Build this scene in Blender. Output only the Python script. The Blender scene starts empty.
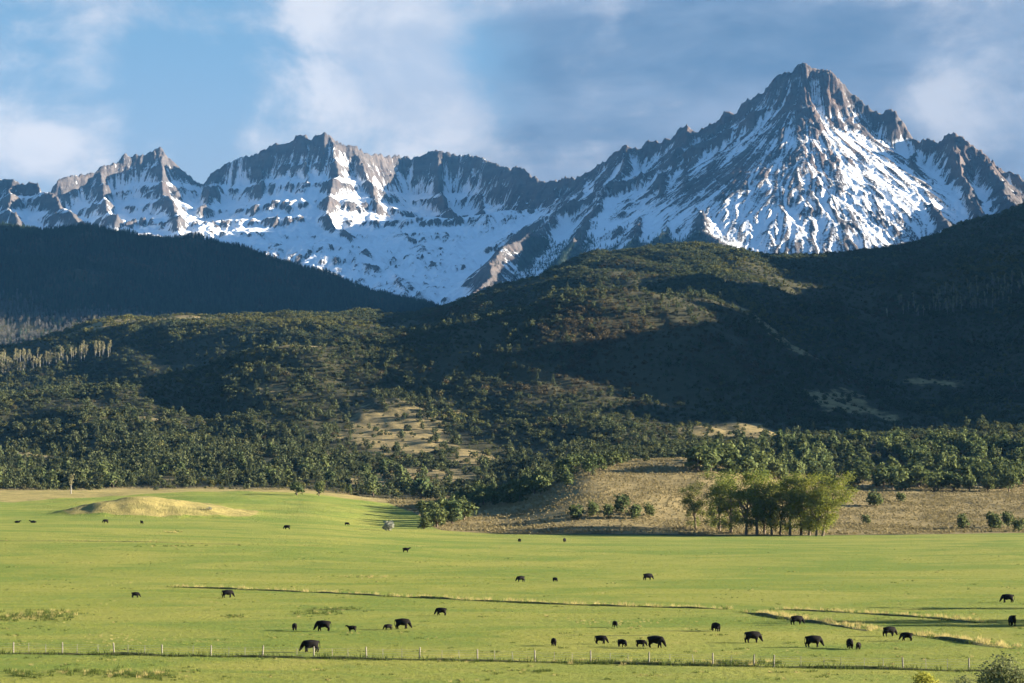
import bpy, bmesh, math, random
import numpy as np
from mathutils import Vector, Matrix

# ------------------------------------------------------------------ camera, sky, sun, exposure
scene = bpy.context.scene
COL = scene.collection
F = 1994.0          # focal length in picture widths * 1024
ZC = 20.0           # eye height above the valley floor
VH = 490.0          # row of the eye level
cam_d = bpy.data.cameras.new('camera')
cam_d.sensor_width = 36.0
cam_d.lens = 36.0 * F / 1024.0
cam_d.shift_y = (VH - 341.5) / 1024.0
cam_d.clip_start = 1.0
cam_d.clip_end = 60000.0
cam = bpy.data.objects.new('camera', cam_d)
COL.objects.link(cam)
cam.location = (0, 0, ZC)
cam.rotation_euler = (math.radians(90), 0, 0)
scene.camera = cam

SUN_AZ = math.radians(87.0)     # clockwise from the view direction: from the right
SUN_EL = math.radians(13.3)
SDIR = Vector((math.sin(SUN_AZ) * math.cos(SUN_EL), math.cos(SUN_AZ) * math.cos(SUN_EL), math.sin(SUN_EL)))
sun_d = bpy.data.lights.new('sun', 'SUN')
sun_d.energy = 5.0
sun_d.angle = math.radians(0.5)
sun_d.color = (1.0, 0.88, 0.70)
sun = bpy.data.objects.new('sun', sun_d)
COL.objects.link(sun)
sun.rotation_euler = SDIR.to_track_quat('Z', 'Y').to_euler()

scene.view_settings.view_transform = 'Standard'
scene.view_settings.look = 'None'
scene.view_settings.exposure = 2.52
scene.view_settings.gamma = 1.0
scene.view_settings.use_curve_mapping = False
scene.cycles.use_denoising = True
scene.cycles.max_bounces = 4
scene.cycles.diffuse_bounces = 2
scene.cycles.glossy_bounces = 1
scene.cycles.transmission_bounces = 2
scene.cycles.transparent_max_bounces = 4
scene.cycles.volume_bounces = 0
scene.cycles.caustics_reflective = False
scene.cycles.caustics_refractive = False


class NT:
    """small helper for writing node trees"""
    def __init__(self, tree):
        self.t = tree
        self.n = tree.nodes
        self.l = tree.links
    def node(self, typ, **kw):
        nd = self.n.new(typ)
        for k, v in kw.items():
            setattr(nd, k, v)
        return nd
    def put(self, sock, v):
        if v is None:
            return
        if hasattr(v, 'is_output'):
            self.l.new(v, sock)
        else:
            if sock.type == 'RGBA' and isinstance(v, (tuple, list)) and len(v) == 3:
                v = (v[0], v[1], v[2], 1.0)
            sock.default_value = v
    def math(self, op, a, b=None, c=None, clamp=False):
        nd = self.node('ShaderNodeMath', operation=op, use_clamp=clamp)
        self.put(nd.inputs[0], a); self.put(nd.inputs[1], b); self.put(nd.inputs[2], c)
        return nd.outputs[0]
    def vmath(self, op, a, b=None):
        nd = self.node('ShaderNodeVectorMath', operation=op)
        self.put(nd.inputs[0], a); self.put(nd.inputs[1], b)
        return nd.outputs[0]
    def mix(self, fac, a, b):
        nd = self.node('ShaderNodeMix', data_type='RGBA')
        self.put(nd.inputs[0], fac); self.put(nd.inputs[6], a); self.put(nd.inputs[7], b)
        return nd.outputs[2]
    def noise(self, vec, scale, detail=4.0, rough=0.55, dist=0.0):
        nd = self.node('ShaderNodeTexNoise')
        self.put(nd.inputs['Vector'], vec); self.put(nd.inputs['Scale'], scale)
        self.put(nd.inputs['Detail'], detail); self.put(nd.inputs['Roughness'], rough)
        self.put(nd.inputs['Distortion'], dist)
        return nd.outputs[0]
    def step(self, v, lo, hi, a=0.0, b=1.0):
        nd = self.node('ShaderNodeMapRange', interpolation_type='SMOOTHSTEP')
        self.put(nd.inputs[0], v); self.put(nd.inputs[1], lo); self.put(nd.inputs[2], hi)
        self.put(nd.inputs[3], a); self.put(nd.inputs[4], b)
        return nd.outputs[0]
    def attr(self, name, typ='GEOMETRY'):
        nd = self.node('ShaderNodeAttribute', attribute_type=typ, attribute_name=name)
        return nd
    def scale(self, vec, s):
        nd = self.node('ShaderNodeMapping')
        self.put(nd.inputs['Vector'], vec); nd.inputs['Scale'].default_value = s
        return nd.outputs[0]


def make_world():
    w = bpy.data.worlds.new('World')
    scene.world = w
    w.use_nodes = True
    w.node_tree.nodes.clear()
    t = NT(w.node_tree)
    out = t.node('ShaderNodeOutputWorld')
    bg = t.node('ShaderNodeBackground')
    bg.inputs['Strength'].default_value = 0.05
    sky = t.node('ShaderNodeTexSky', sky_type='NISHITA')
    sky.sun_disc = False
    sky.sun_elevation = SUN_EL
    sky.sun_rotation = SUN_AZ
    sky.altitude = 2200.0
    sky.air_density = 1.0
    sky.dust_density = 0.6
    sky.ozone_density = 1.5
    geo = t.node('ShaderNodeTexCoord')
    d = geo.outputs['Generated']
    sep = t.node('ShaderNodeSeparateXYZ')
    t.put(sep.inputs[0], d)
    x, y, z = sep.outputs
    # position on a high flat cloud deck seen from below, so clouds flatten towards the horizon
    zz = t.math('ADD', t.math('MAXIMUM', z, 0.0), 0.16)
    com = t.node('ShaderNodeCombineXYZ')
    t.put(com.inputs[0], t.math('DIVIDE', x, zz)); t.put(com.inputs[1], t.math('DIVIDE', y, zz))
    com.inputs[2].default_value = 3.7
    deck = com.outputs[0]
    n1 = t.noise(deck, 3.2, 7.0, 0.58, 0.3)
    n2 = t.noise(t.scale(d, (1.0, 1.0, 3.2)), 9.0, 6.0, 0.55, 0.3)
    n3 = t.noise(t.vmath('ADD', t.scale(d, (1.0, 1.0, 1.3)), (4.2, 1.0, 7.1)), 15.0, 8.0, 0.57, 0.35)
    az = t.math('ARCTAN2', x, y)           # 0 straight up the valley, + to the right

    def blob(u, v, ru, rv, amp):
        """a bank of cloud hanging in one part of the sky"""
        a = t.math('MULTIPLY', t.math('SUBTRACT', az, (u - 512) / F), F / ru)
        b = t.math('MULTIPLY', t.math('SUBTRACT', z, (VH - v) / F), F / rv)
        q = t.math('ADD', t.math('MULTIPLY', a, a), t.math('MULTIPLY', b, b))
        return t.math('MULTIPLY', t.math('EXPONENT', t.math('MULTIPLY', q, -1.0)), amp)
    s = t.math('ADD', t.math('ADD', t.math('MULTIPLY', n3, 1.25), t.math('MULTIPLY', n1, 0.6)), -0.42)
    for bl in ((110, 90, 260, 130, 0.04), (130, 32, 90, 40, 0.26), (15, 168, 90, 26, 0.34), (330, 70, 75, 60, 0.22), (395, 10, 100, 50, 0.30), (415, 70, 75, 65, 0.30), (430, 115, 60, 45, 0.30), (478, 128, 34, 22, 0.22), (590, 118, 70, 36, 0.08),
               (890, 8, 170, 26, 0.24), (960, 122, 100, 26, 0.26), (60, 105, 70, 30, -0.08), (235, 110, 60, 30, -0.02), (740, 70, 190, 50, -0.26), (620, 60, 60, 60, -0.14)):
        s = t.math('ADD', s, blob(*bl))
    W = t.step(s, 0.48, 0.88)
    G = t.step(t.math('ADD', az, t.math('MULTIPLY', t.math('SUBTRACT', n3, 0.5), 0.09)), -0.045, 0.015)
    blue = t.mix(0.8, t.vmath('MULTIPLY', sky.outputs[0], (0.25, 0.25, 0.25)), SKY_BLUE)
    blue = t.mix(t.step(z, 0.24, 0.13, 0.0, 0.45), blue, CLOUD_LOW)
    grey = t.mix(t.step(n2, 0.30, 0.72), CLOUD_GREY_A, CLOUD_GREY_B)
    white = t.mix(t.step(n3, 0.35, 0.65), CLOUD_LIT_A, CLOUD_LIT_B)
    white = t.mix(t.math('MULTIPLY', G, 0.38), white, CLOUD_GREY_B)
    c = t.mix(t.math('MULTIPLY', G, 0.93), blue, grey)
    c = t.mix(t.math('MULTIPLY', W, 0.88), c, white)
    # clear deep blue overhead and behind the viewer
    c = t.mix(t.math('MULTIPLY', t.step(z, 0.30, 0.55), 1.0), c, ZENITH)
    c = t.mix(t.math('MULTIPLY', t.step(y, 0.55, 0.0), 0.5), c, ZENITH)
    # below the horizon: dull ground colour
    c = t.mix(t.step(z, 0.0, -0.06), c, (0.12, 0.14, 0.10))
    t.put(bg.inputs['Color'], c)
    t.l.new(bg.outputs[0], out.inputs['Surface'])

SKY_BLUE = (0.84, 1.58, 2.38)
CLOUD_LIT_A = (1.75, 1.95, 2.35)
CLOUD_LIT_B = (2.9, 2.85, 2.95)
CLOUD_GREY_A = (0.40, 0.70, 1.18)
CLOUD_GREY_B = (1.05, 1.33, 1.82)
CLOUD_LOW = (1.75, 1.95, 2.35)
ZENITH = (0.47, 1.02, 1.95)
make_world()

random.seed(7)

# ------------------------------------------------------------------ numeric helpers
def smooth(a, b, x):
    t = np.clip((x - a) / (b - a), 0, 1)
    return t * t * (3 - 2 * t)

def _hash(ix, iy, seed):
    h = (ix.astype(np.int64) * 374761393 + iy.astype(np.int64) * 668265263 + seed * 974711) & 0xFFFFFFFF
    h = ((h ^ (h >> 13)) * 1274126177) & 0xFFFFFFFF
    h = (h ^ (h >> 16)) & 0xFFFFFFFF
    return h

def perlin(x, y, seed=0):
    x = np.asarray(x, float); y = np.asarray(y, float)
    ix = np.floor(x); iy = np.floor(y)
    fx = x - ix; fy = y - iy
    ix = ix.astype(np.int64); iy = iy.astype(np.int64)
    ux = fx * fx * fx * (fx * (fx * 6 - 15) + 10)
    uy = fy * fy * fy * (fy * (fy * 6 - 15) + 10)
    def g(jx, jy, dx, dy):
        a = _hash(jx, jy, seed) * (2 * math.pi / 4294967296.0)
        return np.cos(a) * dx + np.sin(a) * dy
    a = g(ix, iy, fx, fy); b = g(ix + 1, iy, fx - 1, fy)
    c = g(ix, iy + 1, fx, fy - 1); d = g(ix + 1, iy + 1, fx - 1, fy - 1)
    return 1.5 * ((a * (1 - ux) + b * ux) * (1 - uy) + (c * (1 - ux) + d * ux) * uy)

def fbm(x, y, wave, octs=5, gain=0.5, seed=0):
    r = 0; a = 1.0; s = 1.0 / wave; tot = 0
    for o in range(octs):
        r = r + a * perlin(x * s, y * s, seed + 17 * o)
        tot += a
        a *= gain; s *= 2.03
    return r / tot

def ridged(x, y, wave, octs=5, gain=0.5, seed=0):
    r = 0; a = 1.0; s = 1.0 / wave; tot = 0
    for o in range(octs):
        r = r + a * (1 - np.abs(perlin(x * s, y * s, seed + 31 * o)))
        tot += a
        a *= gain; s *= 2.03
    return r / tot

def pchip(xk, yk, x):
    """monotone cubic along axis 0; yk may be 2-D"""
    xk = np.asarray(xk, float); yk = np.asarray(yk, float)
    h = np.diff(xk); sh = (-1,) + (1,) * (yk.ndim - 1)
    hh = h.reshape(sh)
    d = np.diff(yk, axis=0) / hh
    m = np.zeros_like(yk)
    w1 = (2 * h[1:] + h[:-1]).reshape(sh); w2 = (h[1:] + 2 * h[:-1]).reshape(sh)
    ok = (d[1:] * d[:-1]) > 0
    with np.errstate(divide='ignore', invalid='ignore'):
        hm = (w1 + w2) / (w1 / d[:-1] + w2 / d[1:])
    m[1:-1] = np.where(ok, hm, 0)
    m[0] = d[0]; m[-1] = d[-1]
    i = np.clip(np.searchsorted(xk, x, side='right') - 1, 0, len(xk) - 2)
    t = ((x - xk[i]) / h[i]).reshape(sh)
    hi = h[i].reshape(sh)
    y0 = yk[i]; y1 = yk[i + 1]; m0 = m[i]; m1 = m[i + 1]
    return ((1 + 2 * t) * (1 - t) ** 2) * y0 + t * (1 - t) ** 2 * hi * m0 + t * t * (3 - 2 * t) * y1 + t * t * (t - 1) * hi * m1

# ------------------------------------------------------------------ the valley and the foothills as one height function
UK = [-700, -300, 0, 100, 200, 300, 400, 500, 600, 700, 800, 900, 1024, 1324, 1800, 2400]
VT = {
    600:  [533, 533, 534, 535, 537, 540, 545, 548, 549, 549, 549, 549, 548, 548, 548, 548],
    750:  [514, 516, 518, 519, 521, 524, 531, 534, 535, 535.5, 535.5, 535, 534, 533, 533, 533],
    850:  [505, 506, 508, 509, 511, 513, 522, 518, 500, 508, 520, 523, 522, 520, 520, 520],
    950:  [499, 500, 500, 500, 500, 503, 512, 503, 473, 473, 498, 503, 502, 500, 500, 500],
    1030: [496, 496, 494.5, 494, 494, 496, 506, 496, 462, 459, 486, 491, 491, 490, 490, 490],
    1150: [490, 490, 489, 488, 487.5, 489, 498, 488, 468, 466, 472, 475, 475, 474, 470, 470],
    1350: [472, 470, 468, 466, 463, 460, 463, 462, 450, 446, 442, 441, 436, 432, 420, 410],
    1600: [445, 442, 438, 434, 428, 418, 412, 408, 402, 408, 424, 428, 426, 325, 190, 110],  # from here back, last columns heightened out of view to shade the hills
    1900: [414, 408, 394, 386, 368, 347, 338, 318, 298, 301, 358, 402, 404, 222, 95, 30],
    2100: [418, 412, 404, 396, 380, 360, 337, 317, 299, 299, 345, 385, 378, 196, 82, 20],
    2350: [385, 380, 367, 353, 336, 326, 324, 304, 281, 279, 305, 325, 312, 175, 85, 20],
    2600: [362, 358, 347, 325, 312, 314, 318, 292, 264, 259, 276, 279, 252, 165, 105, 70],
    2800: [364, 362, 351, 331, 317, 319, 317, 290.5, 259, 249.5, 261, 256, 224, 150, 120, 110],
    3000: [370, 368, 357, 338, 324, 326, 322, 296, 261, 250, 259, 250, 206, 132, 104, 98],
    3300: [378, 376, 368, 352, 337, 339, 334, 312, 286, 276, 285, 275, 242, 160, 130, 120],
    3700: [328, 328, 327, 327, 328, 334, 338, 335, 330, 330, 330, 320, 300, 190, 60, 60],
    4100: [280, 282, 282, 291, 312, 322, 325, 330, 330, 330, 330, 330, 320, 80, -150, -150],  # last columns: unseen spur added to keep sun off the far left hill
    4350: [250, 252, 256, 272, 304, 312, 320, 326, 330, 330, 330, 330, 330, 60, -200, -200],
    4600: [252, 254, 259, 268, 285, 300, 316, 324, 330, 330, 330, 330, 330, 50, -220, -220],
    5200: [227, 230, 234, 233, 245, 269, 301, 322, 330, 330, 330, 330, 330, 60, -210, -210],
    5700: [250, 252, 256, 254, 262, 280, 308, 326, 330, 330, 330, 330, 330, 160, -60, -60],
    6400: [300, 300, 300, 300, 300, 305, 320, 330, 335, 335, 335, 335, 335, 300, 120, 100],
}
YK = [60, 200, 450] + sorted(VT)
ZK = [np.zeros(len(UK)) for _ in range(3)] + [ZC + (VH - np.array(VT[k], float)) * k / F for k in sorted(VT)]
UD = np.arange(-700, 2401, 5.0)
LD = np.linspace(math.log(60), math.log(6400), 1600)
_tmp = pchip(UK, np.array(ZK).T, UD).T                  # rows of Y, columns of u
ZD = pchip(np.log(YK), _tmp, LD)

def _lookup(u, ly):
    a = np.clip((u - UD[0]) / 5.0, 0, len(UD) - 1.001); b = np.clip((ly - LD[0]) / (LD[1] - LD[0]), 0, len(LD) - 1.001)
    i = a.astype(int); j = b.astype(int); fa = a - i; fb = b - j
    return (ZD[j, i] * (1 - fa) + ZD[j, i + 1] * fa) * (1 - fb) + (ZD[j + 1, i] * (1 - fa) + ZD[j + 1, i + 1] * fa) * fb

MX, MY = -152.0, 800.0      # the dry grass mound on the left
def ground_z(x, y):
    x = np.asarray(x, float); y = np.asarray(y, float)
    yy = np.maximum(y, 61.0)
    u = 512 + F * x / yy
    z = _lookup(u, np.log(yy))
    hill = smooth(1120, 1700, y)
    far = smooth(3300, 4000, y)
    z = z + hill * (1 - far) * smooth(1080, 1300, u) * 150 * fbm(x, y, 270, 6, 0.6, 19)  # roughens the unseen shading ridge on the right to break up its shadow
    z = z + hill * (fbm(x, y, 260, 5, 0.5, 3) * 9.0 - (ridged(x + 0.25 * y, y * 0.55, 170, 4, 0.5, 11) - 0.72) * 30.0)
    z = z + far * (fbm(x, y, 500, 5, 0.5, 23) * 22.0 - (ridged(x, y * 0.4, 300, 4, 0.5, 29) - 0.72) * 36.0)
    z = z + 0.16 * fbm(x, y * 1.6, 34, 3, 0.5, 5) * (1 - hill) + smooth(760, 860, y) * (1 - hill) * 1.3 * fbm(x, y, 48, 4, 0.5, 8)
    dx = (x - MX) / np.where(x > MX, 56.0, 34.0); dy = (y - MY) / np.where(y < MY, 30.0, 95.0)
    r = np.sqrt(dx * dx + dy * dy) + 0.16 * fbm(x, y, 14, 3, 0.5, 41)
    z = z + 7.4 * (1 - smooth(-0.1, 1.15, r)) + 0.15 * fbm(x, y, 6, 2, 0.5, 43) * (r < 1.1)
    return z

def hits(u, v):
    """point on the ground that the viewer sees in direction (u, v)"""
    yy = np.exp(np.linspace(math.log(150), math.log(5600), 1300))
    x = (u - 512) / F * yy
    pv = VH - (ground_z(x, yy) - ZC) * F / yy
    k = np.argmax(pv <= v)
    if pv[k] > v:
        k = len(yy) - 1
    Y = yy[k]
    if k > 0 and pv[k] <= v < pv[k - 1]:
        Y = yy[k - 1] + (yy[k] - yy[k - 1]) * (pv[k - 1] - v) / (pv[k - 1] - pv[k])
    X = (u - 512) / F * Y
    return Vector((float(X), float(Y), float(ground_z(np.array([X]), np.array([Y]))[0])))

def to_px(x, y, z):
    return 512 + F * x / y, VH - (z - ZC) * F / y

# ------------------------------------------------------------------ mesh helpers
def grid_mesh(name, X, Y, Z, attrs=None, smooth_shade=True):
    nr, nc = X.shape
    me = bpy.data.meshes.new(name)
    co = np.stack([X, Y, Z], -1).reshape(-1, 3).astype(np.float32)
    idx = np.arange(nr * nc, dtype=np.int32).reshape(nr, nc)
    q = np.stack([idx[:-1, :-1], idx[:-1, 1:], idx[1:, 1:], idx[1:, :-1]], -1).reshape(-1, 4)
    me.vertices.add(len(co)); me.vertices.foreach_set('co', co.ravel())
    me.loops.add(q.size); me.loops.foreach_set('vertex_index', q.ravel())
    me.polygons.add(len(q))
    me.polygons.foreach_set('loop_start', np.arange(0, q.size, 4, dtype=np.int32))
    me.polygons.foreach_set('loop_total', np.full(len(q), 4, dtype=np.int32))
    me.polygons.foreach_set('use_smooth', np.full(len(q), smooth_shade))
    for k, a in (attrs or {}).items():
        at = me.attributes.new(k, 'FLOAT', 'POINT')
        at.data.foreach_set('value', np.asarray(a, np.float32).ravel())
    me.update(calc_edges=True)
    return me

def tri_mesh(name, V, Fc, mats=None, attrs=None, smooth_shade=False, loc_attr=None):
    """V (n,3), Fc list/array of index tuples (tris or quads in one array)"""
    me = bpy.data.meshes.new(name)
    V = np.asarray(V, np.float32)
    Fc = [tuple(int(i) for i in f) for f in Fc] if not isinstance(Fc, np.ndarray) else Fc
    if isinstance(Fc, np.ndarray):
        k = Fc.shape[1]
        me.vertices.add(len(V)); me.vertices.foreach_set('co', V.ravel())
        me.loops.add(Fc.size); me.loops.foreach_set('vertex_index', Fc.astype(np.int32).ravel())
        me.polygons.add(len(Fc))
        me.polygons.foreach_set('loop_start', np.arange(0, Fc.size, k, dtype=np.int32))
        me.polygons.foreach_set('loop_total', np.full(len(Fc), k, dtype=np.int32))
    else:
        me.from_pydata([tuple(v) for v in V], [], Fc)
    if smooth_shade:
        me.polygons.foreach_set('use_smooth', np.full(len(me.polygons), True))
    for k, a in (attrs or {}).items():
        at = me.attributes.new(k, 'FLOAT', 'FACE')
        at.data.foreach_set('value', np.asarray(a, np.float32))
    me.update(calc_edges=True)
    for m in mats or []:
        me.materials.append(m)
    return me

def link(name, data, parent=None, loc=None, rotz=0.0, scale=None):
    o = bpy.data.objects.new(name, data)
    COL.objects.link(o)
    if parent is not None:
        o.parent = parent
    if loc is not None:
        o.location = loc
    o.rotation_euler = (0, 0, rotz)
    if scale is not None:
        o.scale = (scale, scale, scale) if isinstance(scale, (int, float)) else scale
    return o

def tag(o, label=None, cat=None, group=None, kind=None):
    for k, v in (('label', label), ('category', cat), ('group', group), ('kind', kind)):
        if v:
            o[k] = v
    return o

# ------------------------------------------------------------------ materials
def new_mat(name):
    m = bpy.data.materials.new(name)
    m.use_nodes = True
    m.node_tree.nodes.clear()
    t = NT(m.node_tree)
    out = t.node('ShaderNodeOutputMaterial')
    return m, t, out

def principled(t, out, col, rough=0.9, normal=None, spec=0.2):
    b = t.node('ShaderNodeBsdfPrincipled')
    t.put(b.inputs['Base Color'], col)
    t.put(b.inputs['Roughness'], rough)
    b.inputs['Specular IOR Level'].default_value = spec
    if normal is not None:
        t.put(b.inputs['Normal'], normal)
    t.l.new(b.outputs[0], out.inputs['Surface'])
    return b

def bump(t, h, dist, strength=1.0):
    nd = t.node('ShaderNodeBump')
    nd.inputs['Strength'].default_value = strength
    nd.inputs['Distance'].default_value = dist
    t.put(nd.inputs['Height'], h)
    return nd.outputs[0]

def mat_ground():
    m, t, out = new_mat('ground')
    pos = t.node('ShaderNodeNewGeometry').outputs['Position']
    mea = t.attr('meadow').outputs['Fac']; tan = t.attr('dry').outputs['Fac']
    big = t.noise(t.scale(pos, (0.6, 1.0, 1.0)), 0.03, 7.0, 0.65, 0.9)
    mid = t.noise(t.scale(pos, (0.7, 1.0, 1.0)), 0.13, 7.0, 0.68, 0.5)
    fine = t.noise(pos, 1.4, 4.0, 0.65)
    g = t.mix(t.step(big, 0.36, 0.66), (0.12, 0.165, 0.027), (0.218, 0.219, 0.045))
    g = t.mix(t.math('MULTIPLY', t.step(mid, 0.55, 0.78), 0.75), g, (0.30, 0.25, 0.075))
    g = t.mix(t.math('MULTIPLY', t.step(mid, 0.45, 0.28), 0.55), g, (0.085, 0.14, 0.03))
    g = t.mix(t.math('MULTIPLY', t.step(fine, 0.50, 0.75), 0.35), g, (0.07, 0.115, 0.02))
    d = t.mix(t.step(mid, 0.35, 0.65), (0.155, 0.125, 0.055), (0.26, 0.20, 0.09))
    d = t.mix(t.math('MULTIPLY', t.step(fine, 0.45, 0.7), 0.6), d, (0.13, 0.105, 0.055))
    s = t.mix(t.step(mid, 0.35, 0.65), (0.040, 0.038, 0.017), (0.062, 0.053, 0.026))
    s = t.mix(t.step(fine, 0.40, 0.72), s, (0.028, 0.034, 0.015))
    gold = t.attr('gold').outputs['Fac']
    d = t.mix(t.math('MULTIPLY', gold, 0.85), d, t.mix(t.step(mid, 0.35, 0.68), (0.20, 0.18, 0.055), (0.36, 0.29, 0.10)))
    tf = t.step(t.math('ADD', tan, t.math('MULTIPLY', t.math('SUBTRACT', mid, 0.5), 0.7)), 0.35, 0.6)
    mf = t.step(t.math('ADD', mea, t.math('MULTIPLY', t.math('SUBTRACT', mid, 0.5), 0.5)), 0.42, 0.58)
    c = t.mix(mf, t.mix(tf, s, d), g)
    n = t.noise(pos, 0.9, 6.0, 0.7)
    nm = bump(t, n, 0.8, 1.0)
    principled(t, out, c, 0.95, nm, 0.1)
    return m

def mat_mountain():
    m, t, out = new_mat('mountain')
    geo = t.node('ShaderNodeNewGeometry')
    pos = geo.outputs['Position']
    sn = t.attr('snow').outputs['Fac']; fo = t.attr('forest').outputs['Fac']
    warm = t.attr('warm').outputs['Fac']
    f1 = t.noise(pos, 0.012, 6.0, 0.62)
    f2 = t.noise(pos, 0.045, 5.0, 0.65)
    st = t.noise(t.scale(pos, (0.12, 0.12, 1.0)), 0.035, 4.0, 0.6)
    rock = t.mix(t.step(st, 0.30, 0.70), (0.058, 0.055, 0.058), (0.105, 0.092, 0.088))
    rock = t.mix(t.math('MULTIPLY', t.step(f1, 0.45, 0.7), 0.6), rock, (0.095, 0.072, 0.066))
    rock = t.mix(t.math('MULTIPLY', warm, 0.5), rock, (0.22, 0.135, 0.10))
    f3 = t.noise(t.scale(pos, (1.0, 1.0, 0.3)), 0.075, 5.0, 0.7)
    fac = t.math('ADD', sn, t.math('ADD', t.math('MULTIPLY', t.math('SUBTRACT', f1, 0.5), 0.35), t.math('MULTIPLY', t.math('SUBTRACT', f3, 0.5), 0.95)))
    f4 = t.noise(t.scale(pos, (1.0, 1.0, 0.45)), 0.21, 3.0, 0.7)
    fac = t.math('ADD', fac, t.math('MULTIPLY', t.math('SUBTRACT', f4, 0.5), 0.7))
    fac = t.step(fac, 0.34, 0.70)
    c = t.mix(fac, rock, (0.72, 0.745, 0.78))
    ff = t.step(t.math('ADD', fo, t.math('MULTIPLY', t.math('SUBTRACT', f2, 0.5), 0.9)), 0.42, 0.6)
    c = t.mix(ff, c, (0.022, 0.032, 0.022))
    hgt = t.noise(t.scale(pos, (1.0, 1.0, 0.55)), 0.045, 7.0, 0.72)
    nm = bump(t, t.math('MULTIPLY', hgt, t.math('SUBTRACT', 1.0, t.math('MULTIPLY', fac, 0.85))), 14.0, 0.9)
    principled(t, out, c, 0.9, nm, 0.1)
    return m

def mat_leaf(name, a, b, c2, instancer=False, trans=0.25):
    """leaves: three tones mixed by the per-leaf and per-plant random values"""
    m, t, out = new_mat(name)
    tone = t.attr('tone').outputs['Fac']
    oi = t.node('ShaderNodeObjectInfo').outputs['Random']
    col = t.mix(oi, a, b)
    col = t.mix(t.math('MULTIPLY', tone, 0.55), col, c2)
    if instancer:
        k = t.attr('hue', 'INSTANCER').outputs['Fac']
        rust = t.step(k, 0.62, 0.92)
        yel = t.step(k, 0.30, 0.05)
        col = t.mix(t.math('MULTIPLY', rust, 0.5), col, (0.105, 0.062, 0.036))
        col = t.mix(t.math('MULTIPLY', yel, 0.7), col, (0.135, 0.125, 0.035))
    d = t.node('ShaderNodeBsdfDiffuse'); t.put(d.inputs[0], col)
    tr = t.node('ShaderNodeBsdfTranslucent'); t.put(tr.inputs[0], col)
    mx = t.node('ShaderNodeMixShader'); mx.inputs[0].default_value = trans
    t.l.new(d.outputs[0], mx.inputs[1]); t.l.new(tr.outputs[0], mx.inputs[2])
    t.l.new(mx.outputs[0], out.inputs['Surface'])
    return m

def mat_plain(name, a, b, scale=3.0, rough=0.9, spec=0.2, bd=0.0):
    m, t, out = new_mat(name)
    co = t.node('ShaderNodeTexCoord').outputs['Object']
    n = t.noise(co, scale, 4.0, 0.6)
    principled(t, out, t.mix(t.step(n, 0.3, 0.7), a, b), rough, bump(t, n, bd) if bd else None, spec)
    return m

M = {}
M['ground'] = mat_ground()
M['mountain'] = mat_mountain()
M['juniper'] = mat_leaf('juniper foliage', (0.05, 0.075, 0.03), (0.10, 0.12, 0.042), (0.135, 0.15, 0.06))
M['cotton'] = mat_leaf('cottonwood foliage', (0.11, 0.15, 0.03), (0.17, 0.185, 0.036), (0.26, 0.25, 0.06), trans=0.4)
M['cotton_shade'] = mat_leaf('cottonwood foliage shaded', (0.085, 0.12, 0.028), (0.13, 0.155, 0.034), (0.20, 0.21, 0.055), trans=0.35)  # darker copy of the cottonwood leaves, the left trees' shade put into the colour
M['willow'] = mat_leaf('willow foliage', (0.11, 0.135, 0.055), (0.14, 0.16, 0.07), (0.23, 0.23, 0.12), trans=0.3)
M['yellow'] = mat_leaf('yellow shrub foliage', (0.24, 0.26, 0.04), (0.30, 0.29, 0.05), (0.36, 0.32, 0.07), trans=0.4)
M['silver'] = mat_leaf('silver shrub foliage', (0.22, 0.23, 0.19), (0.26, 0.27, 0.22), (0.34, 0.34, 0.28), trans=0.3)
M['scrub'] = mat_leaf('scrub foliage', (0.035, 0.052, 0.022), (0.062, 0.075, 0.032), (0.10, 0.10, 0.05), True)
M['conifer'] = mat_leaf('conifer foliage', (0.016, 0.032, 0.022), (0.038, 0.062, 0.036), (0.06, 0.085, 0.05), True, 0.1)
M['aspen'] = mat_leaf('aspen foliage', (0.15, 0.15, 0.07), (0.22, 0.20, 0.10), (0.30, 0.26, 0.14), trans=0.35)
M['bare'] = mat_leaf('bare twigs', (0.085, 0.082, 0.075), (0.125, 0.12, 0.105), (0.17, 0.16, 0.14), True, 0.2)
M['sage'] = mat_leaf('sage foliage', (0.19, 0.16, 0.08), (0.24, 0.20, 0.10), (0.31, 0.26, 0.13), trans=0.2)
M['bark'] = mat_plain('bark', (0.09, 0.065, 0.045), (0.20, 0.16, 0.11), 2.0)
M['pale_bark'] = mat_plain('pale bark', (0.17, 0.16, 0.14), (0.28, 0.265, 0.23), 1.5)
M['fur'] = mat_plain('black fur', (0.006, 0.005, 0.005), (0.012, 0.010, 0.009), 4.0, 0.85, 0.08)
M['post'] = mat_plain('weathered wood', (0.17, 0.155, 0.125), (0.30, 0.27, 0.22), 5.0)
M['steel_post'] = mat_plain('dull steel', (0.13, 0.13, 0.12), (0.22, 0.21, 0.19), 5.0, 0.6)
M['wire'] = mat_plain('fence wire', (0.25, 0.24, 0.22), (0.32, 0.31, 0.29), 5.0, 0.5, 0.5)
M['bank'] = mat_plain('ditch bank', (0.045, 0.05, 0.016), (0.12, 0.115, 0.04), 1.2, 0.95, 0.1, 0.1)
M['dark_grass'] = mat_leaf('rank grass', (0.045, 0.07, 0.018), (0.07, 0.10, 0.025), (0.12, 0.14, 0.04), trans=0.3)
M['straw'] = mat_leaf('straw grass', (0.33, 0.28, 0.10), (0.40, 0.33, 0.13), (0.46, 0.39, 0.18), trans=0.4)
M['green_grass'] = mat_leaf('green grass', (0.14, 0.19, 0.035), (0.20, 0.22, 0.045), (0.27, 0.26, 0.07), trans=0.35)

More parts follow.
